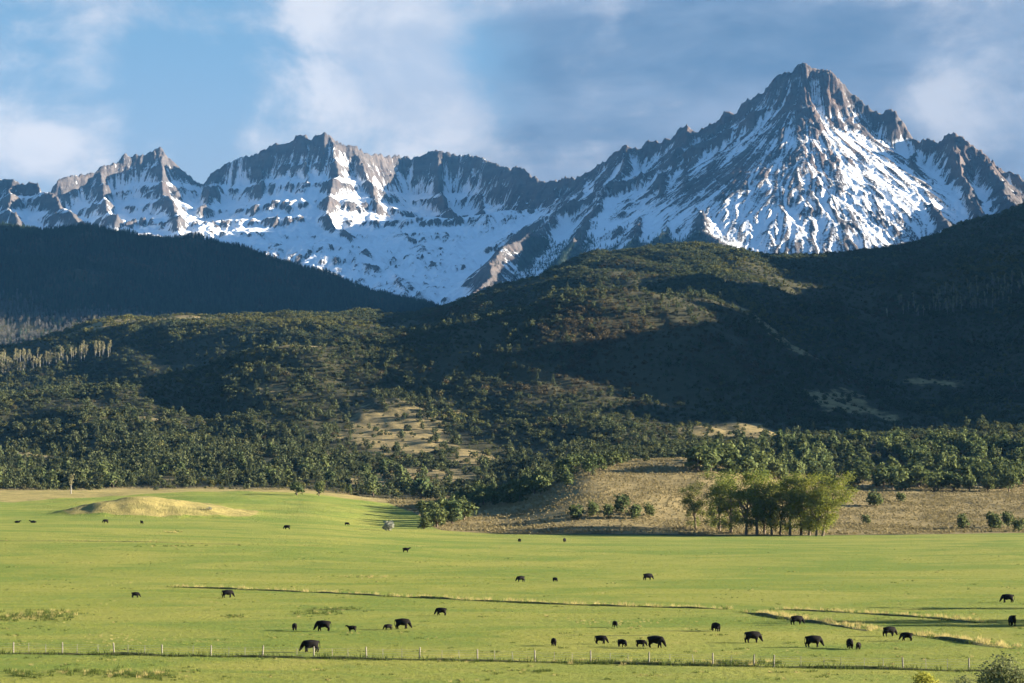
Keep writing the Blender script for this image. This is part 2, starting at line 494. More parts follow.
# ------------------------------------------------------------------ ground sheet: pasture, sage flats and foothills
def dry_mask(x, y):
    """1 on tan sage and dry grass, 0 under the woods"""
    yy = np.maximum(y, 61.0)
    u = 512 + F * x / yy
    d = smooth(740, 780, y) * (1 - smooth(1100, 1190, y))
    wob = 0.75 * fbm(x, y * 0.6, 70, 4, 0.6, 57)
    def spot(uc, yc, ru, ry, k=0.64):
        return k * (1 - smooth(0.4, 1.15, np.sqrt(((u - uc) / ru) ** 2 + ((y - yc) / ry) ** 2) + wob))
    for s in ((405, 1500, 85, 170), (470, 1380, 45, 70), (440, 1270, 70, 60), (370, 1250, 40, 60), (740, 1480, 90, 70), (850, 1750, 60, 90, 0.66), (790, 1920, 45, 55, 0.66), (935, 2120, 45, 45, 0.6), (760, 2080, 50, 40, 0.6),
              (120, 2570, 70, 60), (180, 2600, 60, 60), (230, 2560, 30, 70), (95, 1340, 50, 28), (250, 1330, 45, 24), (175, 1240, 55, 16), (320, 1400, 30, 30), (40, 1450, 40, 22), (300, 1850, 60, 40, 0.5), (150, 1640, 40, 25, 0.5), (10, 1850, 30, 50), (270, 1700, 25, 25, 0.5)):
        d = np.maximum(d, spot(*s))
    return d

def meadow_mask(x, y):
    yy = np.maximum(y, 61.0)
    u = 512 + F * x / yy
    edge = pchip([-700, 0, 60, 200, 300, 380, 415, 440, 520, 700, 1024, 2400], [1000, 930, 960, 1060, 1090, 1070, 930, 775, 752, 750, 758, 770], np.clip(u.ravel(), -700, 2400)).reshape(u.shape)
    edge = edge + 9 * fbm(x, y, 40, 3, 0.5, 51)
    m = 1 - smooth(-8, 8, yy - edge)
    dx = (x - MX) / np.where(x > MX, 56.0, 34.0); dy = (y - MY) / np.where(y < MY, 30.0, 95.0)
    r = np.sqrt(dx * dx + dy * dy)
    return m * np.maximum(smooth(0.75, 1.0, r + 0.15 * fbm(x, y, 16, 3, 0.5, 53)), 0.40)

def gold_mask(x, y):
    dx = (x - MX) / np.where(x > MX, 56.0, 34.0); dy = (y - MY) / np.where(y < MY, 30.0, 95.0)
    r = np.sqrt(dx * dx + dy * dy)
    yy = np.maximum(y, 61.0)
    u = 512 + F * x / yy
    return np.maximum(1 - smooth(0.9, 1.3, r), 0.8 * smooth(860, 900, y) * (1 - smooth(1100, 1160, y)) * smooth(430, 330, u))

def build_ground():
    us = np.concatenate([np.arange(-700, -40, 8.0), np.arange(-40, 1064, 2.0), np.arange(1064, 2401, 8.0)])
    ys = np.concatenate([np.linspace(60, 190, 20)[:-1], np.exp(np.linspace(math.log(190), math.log(6400), 900))])
    U, Y = np.meshgrid(us, ys)
    X = (U - 512) / F * Y
    Z = ground_z(X, Y)
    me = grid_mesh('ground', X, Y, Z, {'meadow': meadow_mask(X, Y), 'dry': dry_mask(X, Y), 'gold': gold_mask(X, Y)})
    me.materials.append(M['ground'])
    tag(link('ground', me), kind='structure')
build_ground()

# ------------------------------------------------------------------ mountains
def P(u, v, y):
    return ((u - 512) / F * y, y, ZC + (VH - v) * y / F)

SKY_MAIN = [(512, 171), (514.4, 167.4), (523.6, 169.5), (535.5, 178.7), (548.6, 184), (554, 181.4), (564.5, 180), (574, 178), (590.6, 172.6), (606, 161.5), (617, 151.7), (628, 144.8),
            (640.7, 150.3), (649, 142), (657, 142), (661.5, 143.4), (665.7, 139.2), (676.8, 136.4), (679.6, 128), (685, 125.9), (689, 128), (690.7, 136.4), (696, 133.6), (707, 126.7), (717, 122.5),
            (726, 113), (734, 116), (742, 113), (743.5, 104.7), (751.5, 98.3), (763, 93.5), (767.6, 87), (777, 75.8), (793.4, 71), (803, 63.8), (812.7, 69.3), (832, 73), (841.7, 83.8), (850, 92),
            (861, 101.5), (875.5, 112.8), (883.6, 116), (886.8, 109.6), (895, 111), (901, 125.7), (906, 136), (919.6, 143), (924.4, 138.3), (932.5, 138.3), (935.7, 146.4), (945.4, 136.7),
            (955, 134.5), (963, 140), (971, 146.4), (984, 154.4), (997, 167.3), (1005, 172), (1014.6, 173.8), (1024, 181.8), (1080, 205), (1180, 232), (1324, 262)]
SKY_LEFT = [(53.5, 186), (60, 178.6), (82, 175), (94.6, 173.6), (99.6, 167.4), (112, 163.6), (122, 161), (123, 155.4), (132, 155), (144, 156), (149, 152.4), (159, 147.5), (163, 156), (174, 162.4),
            (181.7, 171), (191.6, 176), (200, 185), (204, 186), (211.5, 172), (220, 168), (235.6, 159), (244, 156), (259, 154.8), (269, 148), (272, 145), (288.5, 143.6), (295.4, 136.7), (305, 135.3),
            (310, 140), (313.5, 138), (324.6, 132.5), (331.6, 138), (344, 146.4), (352.5, 147.3), (358, 151), (369, 154.8), (400, 157.5), (411.6, 159), (425, 153.7), (436.6, 150.5), (450, 154),
            (459, 156.4), (469.6, 155.6), (480, 157.7), (493, 164), (512, 171)]
def depth_main(u):
    return float(np.interp(u, [512, 548, 628, 742, 803, 880, 955, 1024, 1324], [10100, 9700, 9300, 9000, 8900, 8800, 8500, 8300, 8000]))
def depth_left(u):
    return float(np.interp(u, [53, 122, 204, 260, 325, 358, 400, 470, 512], [9900, 10150, 10250, 10250, 10150, 10250, 10600, 10550, 10100]))
# (points, cliff steepness, cliff height, lower slope)
RIDGES = [
    ([P(u, v, depth_main(u)) for u, v in SKY_MAIN], 2.0, 230, 0.52),
    ([P(u, v, depth_left(u)) for u, v in SKY_LEFT], 2.6, 190, 0.50),
    ([P(777, 78, 8940), P(803, 66, 8880), P(835, 76, 8850)], 2.4, 300, 0.60),
    # spur that parts the shaded and the sunlit face of the main peak
    ([P(742, 116, 9000), P(739, 135, 8800), P(722, 158, 8600), P(700, 182, 8350), P(697, 205, 8050), P(708, 230, 7600), P(730, 255, 7150), P(760, 285, 6600)], 1.0, 60, 0.50),
    ([P(803, 66, 8880), P(812, 110, 8760), P(820, 140, 8640)], 2.2, 120, 0.5),
    ([P(841, 84, 8840), P(848, 118, 8720), P(850, 146, 8600)], 2.2, 120, 0.5),
    ([P(876, 113, 8800), P(880, 135, 8690), P(884, 152, 8560)], 2.0, 90, 0.5),
    # shaded left flank
    ([P(628, 145, 9300), P(612, 180, 8900), P(590, 222, 8250), P(560, 262, 7500), P(530, 300, 6900)], 1.2, 70, 0.55),
    ([P(685, 126, 9150), P(668, 165, 8750), P(650, 205, 8250), P(628, 245, 7650), P(600, 290, 6900)], 1.2, 70, 0.55),
    ([P(717, 122, 9050), P(702, 150, 8800), P(690, 170, 8600), P(672, 212, 8050), P(655, 255, 7400), P(640, 290, 6900)], 1.1, 60, 0.55),
    ([P(590, 173, 9500), P(574, 205, 8900), P(546, 222, 8450), P(522, 236, 8050), P(504, 250, 7800), P(486, 277, 7400), P(468, 300, 7100)], 1.2, 70, 0.55),
    # dark tower over the central valley
    ([P(514, 168, 10100), P(520, 190, 9900), P(532, 212, 9600)], 1.6, 140, 0.7),
    ([P(548, 184, 9700), P(556, 200, 9500)], 1.4, 90, 0.6),
    # right end
    ([P(955, 135, 8500), P(960, 165, 8300), P(972, 195, 8000), P(992, 222, 7600), P(1020, 250, 7000)], 1.5, 110, 0.52),
    ([P(920, 142, 8700), P(908, 152, 8560), P(914, 175, 8300), P(930, 200, 7950), P(950, 228, 7500)], 1.5, 90, 0.52),
    ([P(984, 155, 8420), P(1005, 190, 8000), P(1035, 225, 7500)], 1.4, 90, 0.52),
    # left range: ribs and buttresses
    ([P(159, 149, 10200), P(163, 172, 10000), P(170, 195, 9700), P(182, 225, 9200), P(195, 255, 8500)], 1.6, 90, 0.5),
    ([P(100, 168, 10100), P(104, 190, 9800), P(112, 220, 9300)], 1.5, 80, 0.5),
    ([P(215, 171, 10250), P(206, 200, 9900), P(200, 225, 9500), P(215, 255, 8700)], 1.5, 80, 0.5),
    ([P(259, 156, 10250), P(262, 190, 9950), P(252, 215, 9600), P(248, 245, 9000), P(262, 275, 8200)], 1.8, 110, 0.48),
    ([P(306, 136, 10200), P(308, 180, 9950), P(296, 212, 9600), P(290, 245, 9000), P(300, 275, 8300)], 2.2, 150, 0.48),
    ([P(330, 137, 10150), P(338, 170, 9950), P(330, 192, 9700), P(322, 206, 9450), P(338, 224, 9150), P(362, 248, 8750), P(388, 268, 8300), P(405, 288, 7700)], 1.5, 80, 0.62),
    ([P(358, 151, 10250), P(372, 185, 9950), P(378, 205, 9700)], 2.0, 120, 0.5),
    ([P(436, 151, 10600), P(442, 182, 10350), P(450, 205, 10000)], 2.0, 120, 0.5),
    ([P(470, 156, 10550), P(478, 190, 10250), P(490, 222, 9700), P(498, 245, 9200)], 1.8, 100, 0.5),
    ([P(372, 222, 9500), P(400, 232, 9100), P(430, 258, 8500), P(442, 285, 7900)], 0.9, 30, 0.5),
    # near ridge at the far left
    ([P(-400, 196, 9200), P(-200, 188, 9100), P(-100, 178, 9000), P(-40, 184, 9000), P(0, 176, 8950), P(15, 181, 8900), P(37, 180.5, 8850), P(52, 197, 8600), P(70, 212, 8300), P(95, 229, 7900), P(120, 250, 7400)], 1.5, 90, 0.55),
    ([P(15, 181, 8900), P(10, 205, 8500), P(18, 225, 8100), P(30, 245, 7600)], 1.3, 60, 0.55),
]

def build_mountains():
    S = 10.0
    xs = np.arange(-3300, 3701, S); ys = np.arange(5700, 11001, S)
    X, Y = np.meshgrid(xs, ys)
    wx = X + 45 * fbm(X, Y, 420, 4, 0.5, 101); wy = Y + 45 * fbm(X, Y, 420, 4, 0.5, 102)
    base = 150 + (np.minimum(Y, 9500) - 5600) * 0.30 - np.maximum(Y - 9700, 0) * 0.75 + 60 * fbm(X, Y, 900, 4, 0.5, 103)
    right = smooth(500, 2200, X)
    base = base - right * 420
    H = base.copy()
    near = np.full_like(H, 1e9)
    for ri, (pts, k1, D, k2) in enumerate(RIDGES):
        sky = ri < 2
        ax, ay = (X, Y) if sky else (wx, wy)
        best = np.full_like(H, -1e9)
        for (x0, y0, z0), (x1, y1, z1) in zip(pts[:-1], pts[1:]):
            dx, dy = x1 - x0, y1 - y0
            t = np.clip(((ax - x0) * dx + (ay - y0) * dy) / (dx * dx + dy * dy), 0, 1)
            d = np.hypot(ax - x0 - t * dx, ay - y0 - t * dy)
            if sky:
                near = np.minimum(near, d)
                d2 = np.maximum(0.0, d - 6.0)
            else:
                d2 = d
            h = z0 + t * (z1 - z0) - (k2 * d2 + D * (1 - np.exp(-d2 * (k1 - k2) / D)))
            best = np.maximum(best, h)
        # soft union keeps gullies open but rounds the joints
        k = 14.0
        a = np.maximum(H, best); b = np.minimum(H, best)
        H = a + np.where(sky, 0.0, k * np.exp(-np.minimum((a - b) / k, 40)) * 0.5)
    keep = smooth(0, 70, near)
    high = smooth(700, 1500, H)
    H = H + keep * (1 - 0.5 * smooth(480, 700, X) * smooth(8800, 8500, Y)) * (55 * (ridged(X, Y, 420, 5, 0.55, 111) - 0.75) + 26 * (ridged(wx, wy, 130, 4, 0.55, 117) - 0.72)) * (0.5 + 0.7 * high)
    # hard strata: benches and cliff bands on the left range
    wl = smooth(150, -250, X) * smooth(1000, 1250, H) * smooth(20, 110, near)
    tp = 118.0
    wob = 45 * fbm(X, Y, 650, 3, 0.5, 121)
    q = (H + wob) / tp
    fr = q - np.floor(q)
    tz = (np.floor(q) + np.where(fr < 0.62, fr * 0.42, 0.26 + (fr - 0.62) * 1.947)) * tp - wob
    H = H + 0.72 * wl * (tz - H)
    H = erode(H, S, keep)
    # finer sheet
    n = 2
    Hf = upsample(H, n); keepf = upsample(keep, n)
    nr, nc = Hf.shape
    xf = np.linspace(xs[0], xs[-1], nc); yf = np.linspace(ys[0], ys[-1], nr)
    Xf, Yf = np.meshgrid(xf, yf)
    gy, gx = np.gradient(Hf, yf, xf)
    slope = np.hypot(gx, gy)
    rockn = smooth(0.35, 1.1, slope)
    by, bx = np.gradient(box(box(Hf, 4), 4), yf, xf)
    gg = np.random.default_rng(3)
    cy, cx = np.gradient(box(box(H, 2), 2), ys, xs)
    rib1 = upsample(lic(cx, cy, box(box(gg.normal(size=H.shape), 1), 1), 18), n)
    rib2 = lic(bx, by, box(gg.normal(size=Hf.shape), 1), 24)
    nearf = upsample(near, n)
    crest = np.exp(-(nearf / 32.0) ** 2)
    rk = smooth(0.85, 1.5, slope)
    amp = np.clip(slope, 0.1, 1.6) * (0.35 + 0.65 * keepf)
    smoothface = smooth(480, 680, Xf) * smooth(1.25, 0.85, slope) * smooth(8900, 8700, Yf)
    amp = amp * (1 - 0.35 * smoothface)
    Hf = Hf + amp * (5.8 * rib1 * (1 - 0.45 * smoothface) + 3.0 * rib2) * (1 - 0.55 * upsample(wl, n))
    Hf = Hf + rk * (0.5 + 0.5 * keepf) * np.minimum(slope, 2.2) * (34 * (ridged(Xf, Yf, 130, 3, 0.55, 129) - 0.75) + 22 * (ridged(Xf, Yf, 62, 4, 0.62, 131) - 0.74))
    Hf = Hf + 18 * rockn * (1 - keepf) * (ridged(Xf, Yf, 48, 3, 0.6, 139) - 0.72) + 1.6 * amp * fbm(Xf, Yf, 18, 3, 0.6, 137)
    Hf = Hf + crest * (46 * (ridged(Xf, Yf, 58, 4, 0.62, 143) - 0.74) + 16 * (ridged(Xf, Yf, 23, 2, 0.6, 145) - 0.72))
    Hf = Hf + 24 * np.exp(-((Xf - 1299) ** 2 + (Yf - 8880) ** 2) / 30.0 ** 2)
    # where snow lies
    gy, gx = np.gradient(Hf, yf, xf)
    slope = np.hypot(gx, gy)
    blur = box(Hf, 9)
    conc = np.clip((blur - Hf) / 7.0, -1, 1)
    conc2 = np.clip((box(Hf, 35) - Hf) / 30.0, -1, 1)
    ss = box(slope, 3)
    snow = 1.0 - smooth(0.60, 1.35, ss) * 0.49 + 0.22 * conc + 0.16 * conc2
    streak = lic(bx, by, gg.normal(size=Hf.shape), 14) * 0.9 - 0.5 * rib2 - 0.25 * rib1
    snow = snow + 0.20 * streak * smooth(0.2, 0.6, ss) - 0.10 * smooth(0.6, 0.9, ss)
    snow = snow - 0.28 * smooth(1050, 760, Hf) + 0.14 * fbm(Xf, Yf, 260, 4, 0.55, 141)
    snow = snow + 0.10 * smooth(200, 50, Xf) + 0.04 - 0.20 * smooth(200, 50, Xf) * smooth(0.85, 1.5, slope)
    snow = snow - (0.20 + 0.20 * fbm(Xf, Yf, 190, 4, 0.55, 171)) * smoothface
    # the sunny scree under the main peak is blown half bare
    scree = np.exp(-(((Xf - 880) / 300) ** 2 + ((Yf - 8350) / 260) ** 2))
    snow = snow - 0.42 * scree - 0.13 * smooth(400, 900, Xf)
    # dark tower
    tower = np.exp(-(((Xf - 95) / 130) ** 2 + ((Yf - 9750) / 260) ** 2))
    snow = snow - 0.5 * tower
    line = 650 + 370 * smooth(-60, 70, Xf) + 110 * fbm(Xf, Yf, 350, 4, 0.55, 151) - 300 * smooth(680, 860, Xf) 
    forest = smooth(60, -60, Hf - line) - 0.55 * np.clip(conc2 + 0.2, 0, 1) * smooth(700, 860, Hf)
    warm = smooth(1150, 1500, Hf) * smooth(0.1, 0.9, fbm(Xf, Yf, 300, 3, 0.5, 161) + 0.45) * smooth(300, 900, Xf)
    warm = np.maximum(warm * 0.6, 0.9 * np.exp(-(((Xf - 1020) / 60) ** 2 + ((Yf - 8800) / 110) ** 2)))
    # keep only what can be seen or can throw shade: drop nothing, the sheet is one piece
    me = grid_mesh('mountains', Xf, Yf, Hf, {'snow': snow, 'forest': forest, 'warm': warm})
    me.materials.append(M['mountain'])
    tag(link('mountains', me), kind='structure')
    return xf, yf, Hf, forest

def lic(gx, gy, n0, L=16):
    """grain smeared down the fall line: the ribs, chutes and streaks of rock, snow and scree"""
    nr, nc = gx.shape
    m = np.hypot(gx, gy) + 1e-6
    gx = gx / m; gy = gy / m
    acc = n0.copy()
    base_x = np.arange(nc)[None, :] + np.zeros((nr, 1)); base_y = np.arange(nr)[:, None] + np.zeros((1, nc))
    for s in (1.0, -1.0):
        px = base_x.copy(); py = base_y.copy()
        for k in range(L):
            ix = np.clip(np.rint(px), 0, nc - 1).astype(np.int32); iy = np.clip(np.rint(py), 0, nr - 1).astype(np.int32)
            px = px + s * gx[iy, ix]; py = py + s * gy[iy, ix]
            ix = np.clip(np.rint(px), 0, nc - 1).astype(np.int32); iy = np.clip(np.rint(py), 0, nr - 1).astype(np.int32)
            acc += n0[iy, ix]
    return acc / acc.std()

def upsample(a, n):
    """Catmull-Rom refinement by n"""
    def one(b):
        p = np.concatenate([b[:1], b, b[-1:]], 0)
        m = len(b)
        outp = np.empty(((m - 1) * n + 1,) + b.shape[1:])
        for k in range(n):
            t = k / n
            p0, p1, p2, p3 = p[0:m - 1], p[1:m], p[2:m + 1], p[3:m + 2]
            outp[k:(m - 1) * n:n] = 0.5 * (2 * p1 + (p2 - p0) * t + (2 * p0 - 5 * p1 + 4 * p2 - p3) * t * t + (3 * p1 - p0 - 3 * p2 + p3) * t ** 3)
        outp[-1] = b[-1]
        return outp
    return one(one(a).T.copy()).T.copy()

def box(a, r):
    def one(b):
        p = np.pad(b, ((r + 1, r), (0, 0)), mode='edge')
        c = np.cumsum(p, 0)
        return (c[2 * r + 1:] - c[:-2 * r - 1]) / (2 * r + 1)
    return one(one(a).T.copy()).T.copy()

def erode(H, S, keep, N=70000, rounds=5, life=60):
    """rain drops run downhill, cut gullies and drop what they carry"""
    nr, nc = H.shape
    H = (H / S).copy()
    g = np.random.default_rng(5)
    for _ in range(rounds):
        px = g.uniform(2, nc - 3, N); py = g.uniform(2, nr - 3, N)
        dx = np.zeros(N); dy = np.zeros(N); sp = np.ones(N); wat = np.ones(N); sed = np.zeros(N)
        alive = np.ones(N, bool)
        for step in range(life):
            ix = np.clip(px.astype(int), 0, nc - 2); iy = np.clip(py.astype(int), 0, nr - 2)
            fx = px - ix; fy = py - iy
            h00 = H[iy, ix]; h10 = H[iy, ix + 1]; h01 = H[iy + 1, ix]; h11 = H[iy + 1, ix + 1]
            gx = (h10 - h00) * (1 - fy) + (h11 - h01) * fy
            gy = (h01 - h00) * (1 - fx) + (h11 - h10) * fx
            h = h00 * (1 - fx) * (1 - fy) + h10 * fx * (1 - fy) + h01 * (1 - fx) * fy + h11 * fx * fy
            dx = dx * 0.15 - gx * 0.85; dy = dy * 0.15 - gy * 0.85
            L = np.hypot(dx, dy) + 1e-9
            dx /= L; dy /= L
            qx = px + dx; qy = py + dy
            alive &= (qx > 1) & (qx < nc - 2.5) & (qy > 1) & (qy < nr - 2.5)
            qx = np.clip(qx, 1, nc - 2.5); qy = np.clip(qy, 1, nr - 2.5)
            jx = qx.astype(int); jy = qy.astype(int); ex = qx - jx; ey = qy - jy
            h2 = H[jy, jx] * (1 - ex) * (1 - ey) + H[jy, jx + 1] * ex * (1 - ey) + H[jy + 1, jx] * (1 - ex) * ey + H[jy + 1, jx + 1] * ex * ey
            dh = h2 - h
            cap = np.maximum(-dh, 0.01) * sp * wat * 2.0
            dep = np.where(dh > 0, np.minimum(dh, sed), np.where(sed > cap, (sed - cap) * 0.25, 0.0))
            ero = np.where((dh <= 0) & (sed < cap), np.minimum((cap - sed) * 0.12, -dh), 0.0) * (0.15 + 0.85 * keep[iy, ix])
            ch = np.where(alive, dep - ero, 0.0)
            sed = sed - np.where(alive, dep - ero, 0)
            flat = iy * nc + ix
            add = (np.bincount(flat, ch * (1 - fx) * (1 - fy), nr * nc) + np.bincount(flat + 1, ch * fx * (1 - fy), nr * nc)
                   + np.bincount(flat + nc, ch * (1 - fx) * fy, nr * nc) + np.bincount(flat + nc + 1, ch * fx * fy, nr * nc))
            H += np.clip(add, -0.028, 0.028).reshape(nr, nc)
            sp = np.sqrt(np.maximum(sp * sp - dh * 3.0, 0.05)); sp = np.minimum(sp, 4)
            wat *= 0.985
            px, py = qx, qy
    return H * S

MOUNT = build_mountains()
# ------------------------------------------------------------------ plant shapes (unit height unless said otherwise)
def leaf_cloud(lobes, n, size, g, tri=False, shell=0.55, up=0.25, zmin=0.02):
    """n leaf faces spread through ellipsoid lobes [(cx,cy,cz,rx,ry,rz)], denser near the surface"""
    L = np.array(lobes, float)
    w = (L[:, 3] * L[:, 4] * L[:, 5]) ** 0.67
    k = g.choice(len(L), n, p=w / w.sum())
    d = g.normal(size=(n, 3)); d /= np.linalg.norm(d, axis=1, keepdims=True)
    r = shell + (1 - shell) * g.random(n) ** 0.6
    r = r * (1 + 0.22 * g.normal(size=n))
    c = L[k, :3] + d * r[:, None] * L[k, 3:6]
    ok = c[:, 2] > zmin
    c = c[ok]; d = d[ok]; n = len(c)
    nm = d + 0.75 * g.normal(size=(n, 3)); nm[:, 2] += up
    nm /= np.linalg.norm(nm, axis=1, keepdims=True)
    a = np.cross(nm, g.normal(size=(n, 3))); a /= np.linalg.norm(a, axis=1, keepdims=True)
    b = np.cross(nm, a)
    s = size * (0.6 + 0.8 * g.random(n))[:, None]
    if tri:
        V = np.stack([c + a * s, c - a * s * 0.6 + b * s * 0.8, c - a * s * 0.6 - b * s * 0.8], 1).reshape(-1, 3)
        Fc = np.arange(3 * n).reshape(-1, 3)
    else:
        V = np.stack([c + a * s, c + b * s * 0.62, c - a * s, c - b * s * 0.62], 1).reshape(-1, 3)
        Fc = np.arange(4 * n).reshape(-1, 4)
    return V, Fc, g.random(n)

def tube(path, radii, k=6):
    """tapered tube along a path"""
    V = []; Fc = []
    for i, (p, r) in enumerate(zip(path, radii)):
        p = Vector(p)
        q = Vector(path[min(i + 1, len(path) - 1)]) - Vector(path[max(i - 1, 0)])
        q.normalize()
        a = q.orthogonal().normalized(); b = q.cross(a)
        for j in range(k):
            t = 2 * math.pi * j / k
            V.append(p + a * (r * math.cos(t)) + b * (r * math.sin(t)))
    for i in range(len(path) - 1):
        for j in range(k):
            Fc.append((i * k + j, i * k + (j + 1) % k, (i + 1) * k + (j + 1) % k, (i + 1) * k + j))
    Fc.append(tuple(range((len(path) - 1) * k, len(path) * k)))
    return V, Fc

def join_tubes(tubes):
    V = []; Fc = []
    for v, f in tubes:
        o = len(V)
        V += list(v); Fc += [tuple(i + o for i in q) for q in f]
    return V, Fc

def juniper_meshes(seed, conic):
    g = np.random.default_rng(seed)
    lobes = []
    if conic:
        for i in range(7):
            h = 0.16 + 0.74 * i / 6
            w = 0.30 * (1 - h) + 0.09
            for j in range(2):
                lobes.append((g.normal() * w * 0.35, g.normal() * w * 0.35, h, w * 0.8, w * 0.8, 0.14))
    else:
        for i in range(9):
            a = g.random() * 6.28; q = 0.25 * g.random() ** 0.5; h = 0.32 + 0.5 * g.random() * (1 - q)
            r = 0.17 + 0.10 * g.random()
            lobes.append((q * math.cos(a), q * math.sin(a), h, r, r, r * 0.85))
        lobes.append((0, 0, 0.45, 0.33, 0.33, 0.32))
    V, Fc, tn = leaf_cloud(lobes, 330, 0.075, g, zmin=0.07)
    crown = tri_mesh('juniper_crown', V, Fc, [M['juniper']], {'tone': tn})
    tv = [tube([(0, 0, -0.06), (0.01, 0, 0.15), (0.02, 0.01, 0.4), (0.0, 0.02, 0.62)], [0.045, 0.035, 0.022, 0.008], 5)]
    for a in (0.5, 2.4, 4.4):
        tv.append(tube([(0, 0, 0.12), (0.12 * math.cos(a), 0.12 * math.sin(a), 0.3), (0.2 * math.cos(a), 0.2 * math.sin(a), 0.45)], [0.022, 0.015, 0.006], 4))
    trunk = tri_mesh('juniper_trunk', *join_tubes(tv), mats=[M['bark']])
    return crown, trunk
JUN = [juniper_meshes(100 + i, i in (1, 4, 6)) for i in range(8)]

def conifer_mesh(seed, mat):
    g = np.random.default_rng(seed)
    V = []; Fc = []; tn = []
    nl = 9
    for i in range(nl):
        z0 = 0.10 + 0.80 * i / nl; z1 = z0 + 0.20 - 0.05 * i / nl
        r = 0.20 * (1 - i / nl) ** 0.85 + 0.025
        k = 8
        for j in range(k):
            a = 2 * math.pi * (j + g.random() * 0.8) / k
            rr = r * (0.65 + 0.6 * g.random()); w = 2.4 / k * 0.8
            o = len(V)
            V += [(0, 0, min(z1, 1.0)), (rr * math.cos(a - w / 2), rr * math.sin(a - w / 2), z0 - 0.02 * g.random()), (rr * 1.15 * math.cos(a), rr * 1.15 * math.sin(a), z0 - 0.05), (rr * math.cos(a + w / 2), rr * math.sin(a + w / 2), z0 - 0.02 * g.random())]
            Fc += [(o, o + 1, o + 2), (o, o + 2, o + 3)]
            q = g.random(); tn += [q, q]
    o = len(V)
    V += [(0.02, 0, 0), (-0.01, 0.017, 0), (-0.01, -0.017, 0), (0, 0, 0.4)]
    Fc += [(o, o + 1, o + 3), (o + 1, o + 2, o + 3), (o + 2, o, o + 3)]; tn += [0, 0, 0]
    return tri_mesh('conifer_shape', V, np.array(Fc), [mat], {'tone': tn})

def scrub_mesh(seed, n=110):
    g = np.random.default_rng(seed)
    lobes = []
    for i in range(6):
        a = g.random() * 6.28; q = 0.55 * g.random() ** 0.5; r = 0.32 + 0.2 * g.random()
        lobes.append((q * math.cos(a), q * math.sin(a), 0.3 + 0.28 * g.random(), r, r, r * 0.95))
    V, Fc, tn = leaf_cloud(lobes, n, 0.16, g, zmin=-0.05, up=0.5)
    return tri_mesh('scrub_shape', V, Fc, [M['scrub']], {'tone': tn})

def bare_mesh(seed):
    """leafless aspen: pale stem and a haze of fine upright twigs"""
    g = np.random.default_rng(seed)
    V = []; Fc = []; tn = []
    def blade(p, q, w):
        o = len(V); p = np.array(p); q = np.array(q)
        s = np.cross(q - p, g.normal(size=3)); s = s / np.linalg.norm(s) * w
        V.extend([p - s, p + s, q]); Fc.append((o, o + 1, o + 2)); tn.append(g.random())
    for j in range(3):
        blade((0, 0, -0.03), (0.02 * g.normal(), 0.02 * g.normal(), 0.92), 0.022)
    for j in range(70):
        h = 0.35 + 0.6 * g.random(); a = g.random() * 6.28; r = (0.05 + 0.16 * (1 - abs(h - 0.6) * 1.6)) * g.random() ** 0.5
        x, y = r * math.cos(a), r * math.sin(a)
        blade((x * 0.7, y * 0.7, h - 0.06), (x * 1.2, y * 1.2, h + 0.08), 0.016)
    return tri_mesh('bare_shape', V, np.array(Fc), [M['bare']], {'tone': tn})

def tuft_mesh(seed, mat, n=16, spread=0.5, lean=0.5):
    g = np.random.default_rng(seed)
    V = []; Fc = []; tn = []
    for j in range(n):
        a = g.random() * 6.28; r = spread * g.random() ** 0.5
        b = np.array((r * math.cos(a), r * math.sin(a), -0.05))
        tip = b + np.array((lean * g.normal() * 0.5, lean * g.normal() * 0.5, 0.55 + 0.5 * g.random()))
        s = g.normal(size=3); s[2] = 0; s = s / np.linalg.norm(s) * 0.06
        o = len(V)
        V.extend([b - s, b + s, tip]); Fc.append((o, o + 1, o + 2)); tn.append(g.random())
    return tri_mesh('tuft_shape', V, np.array(Fc), [mat], {'tone': tn})

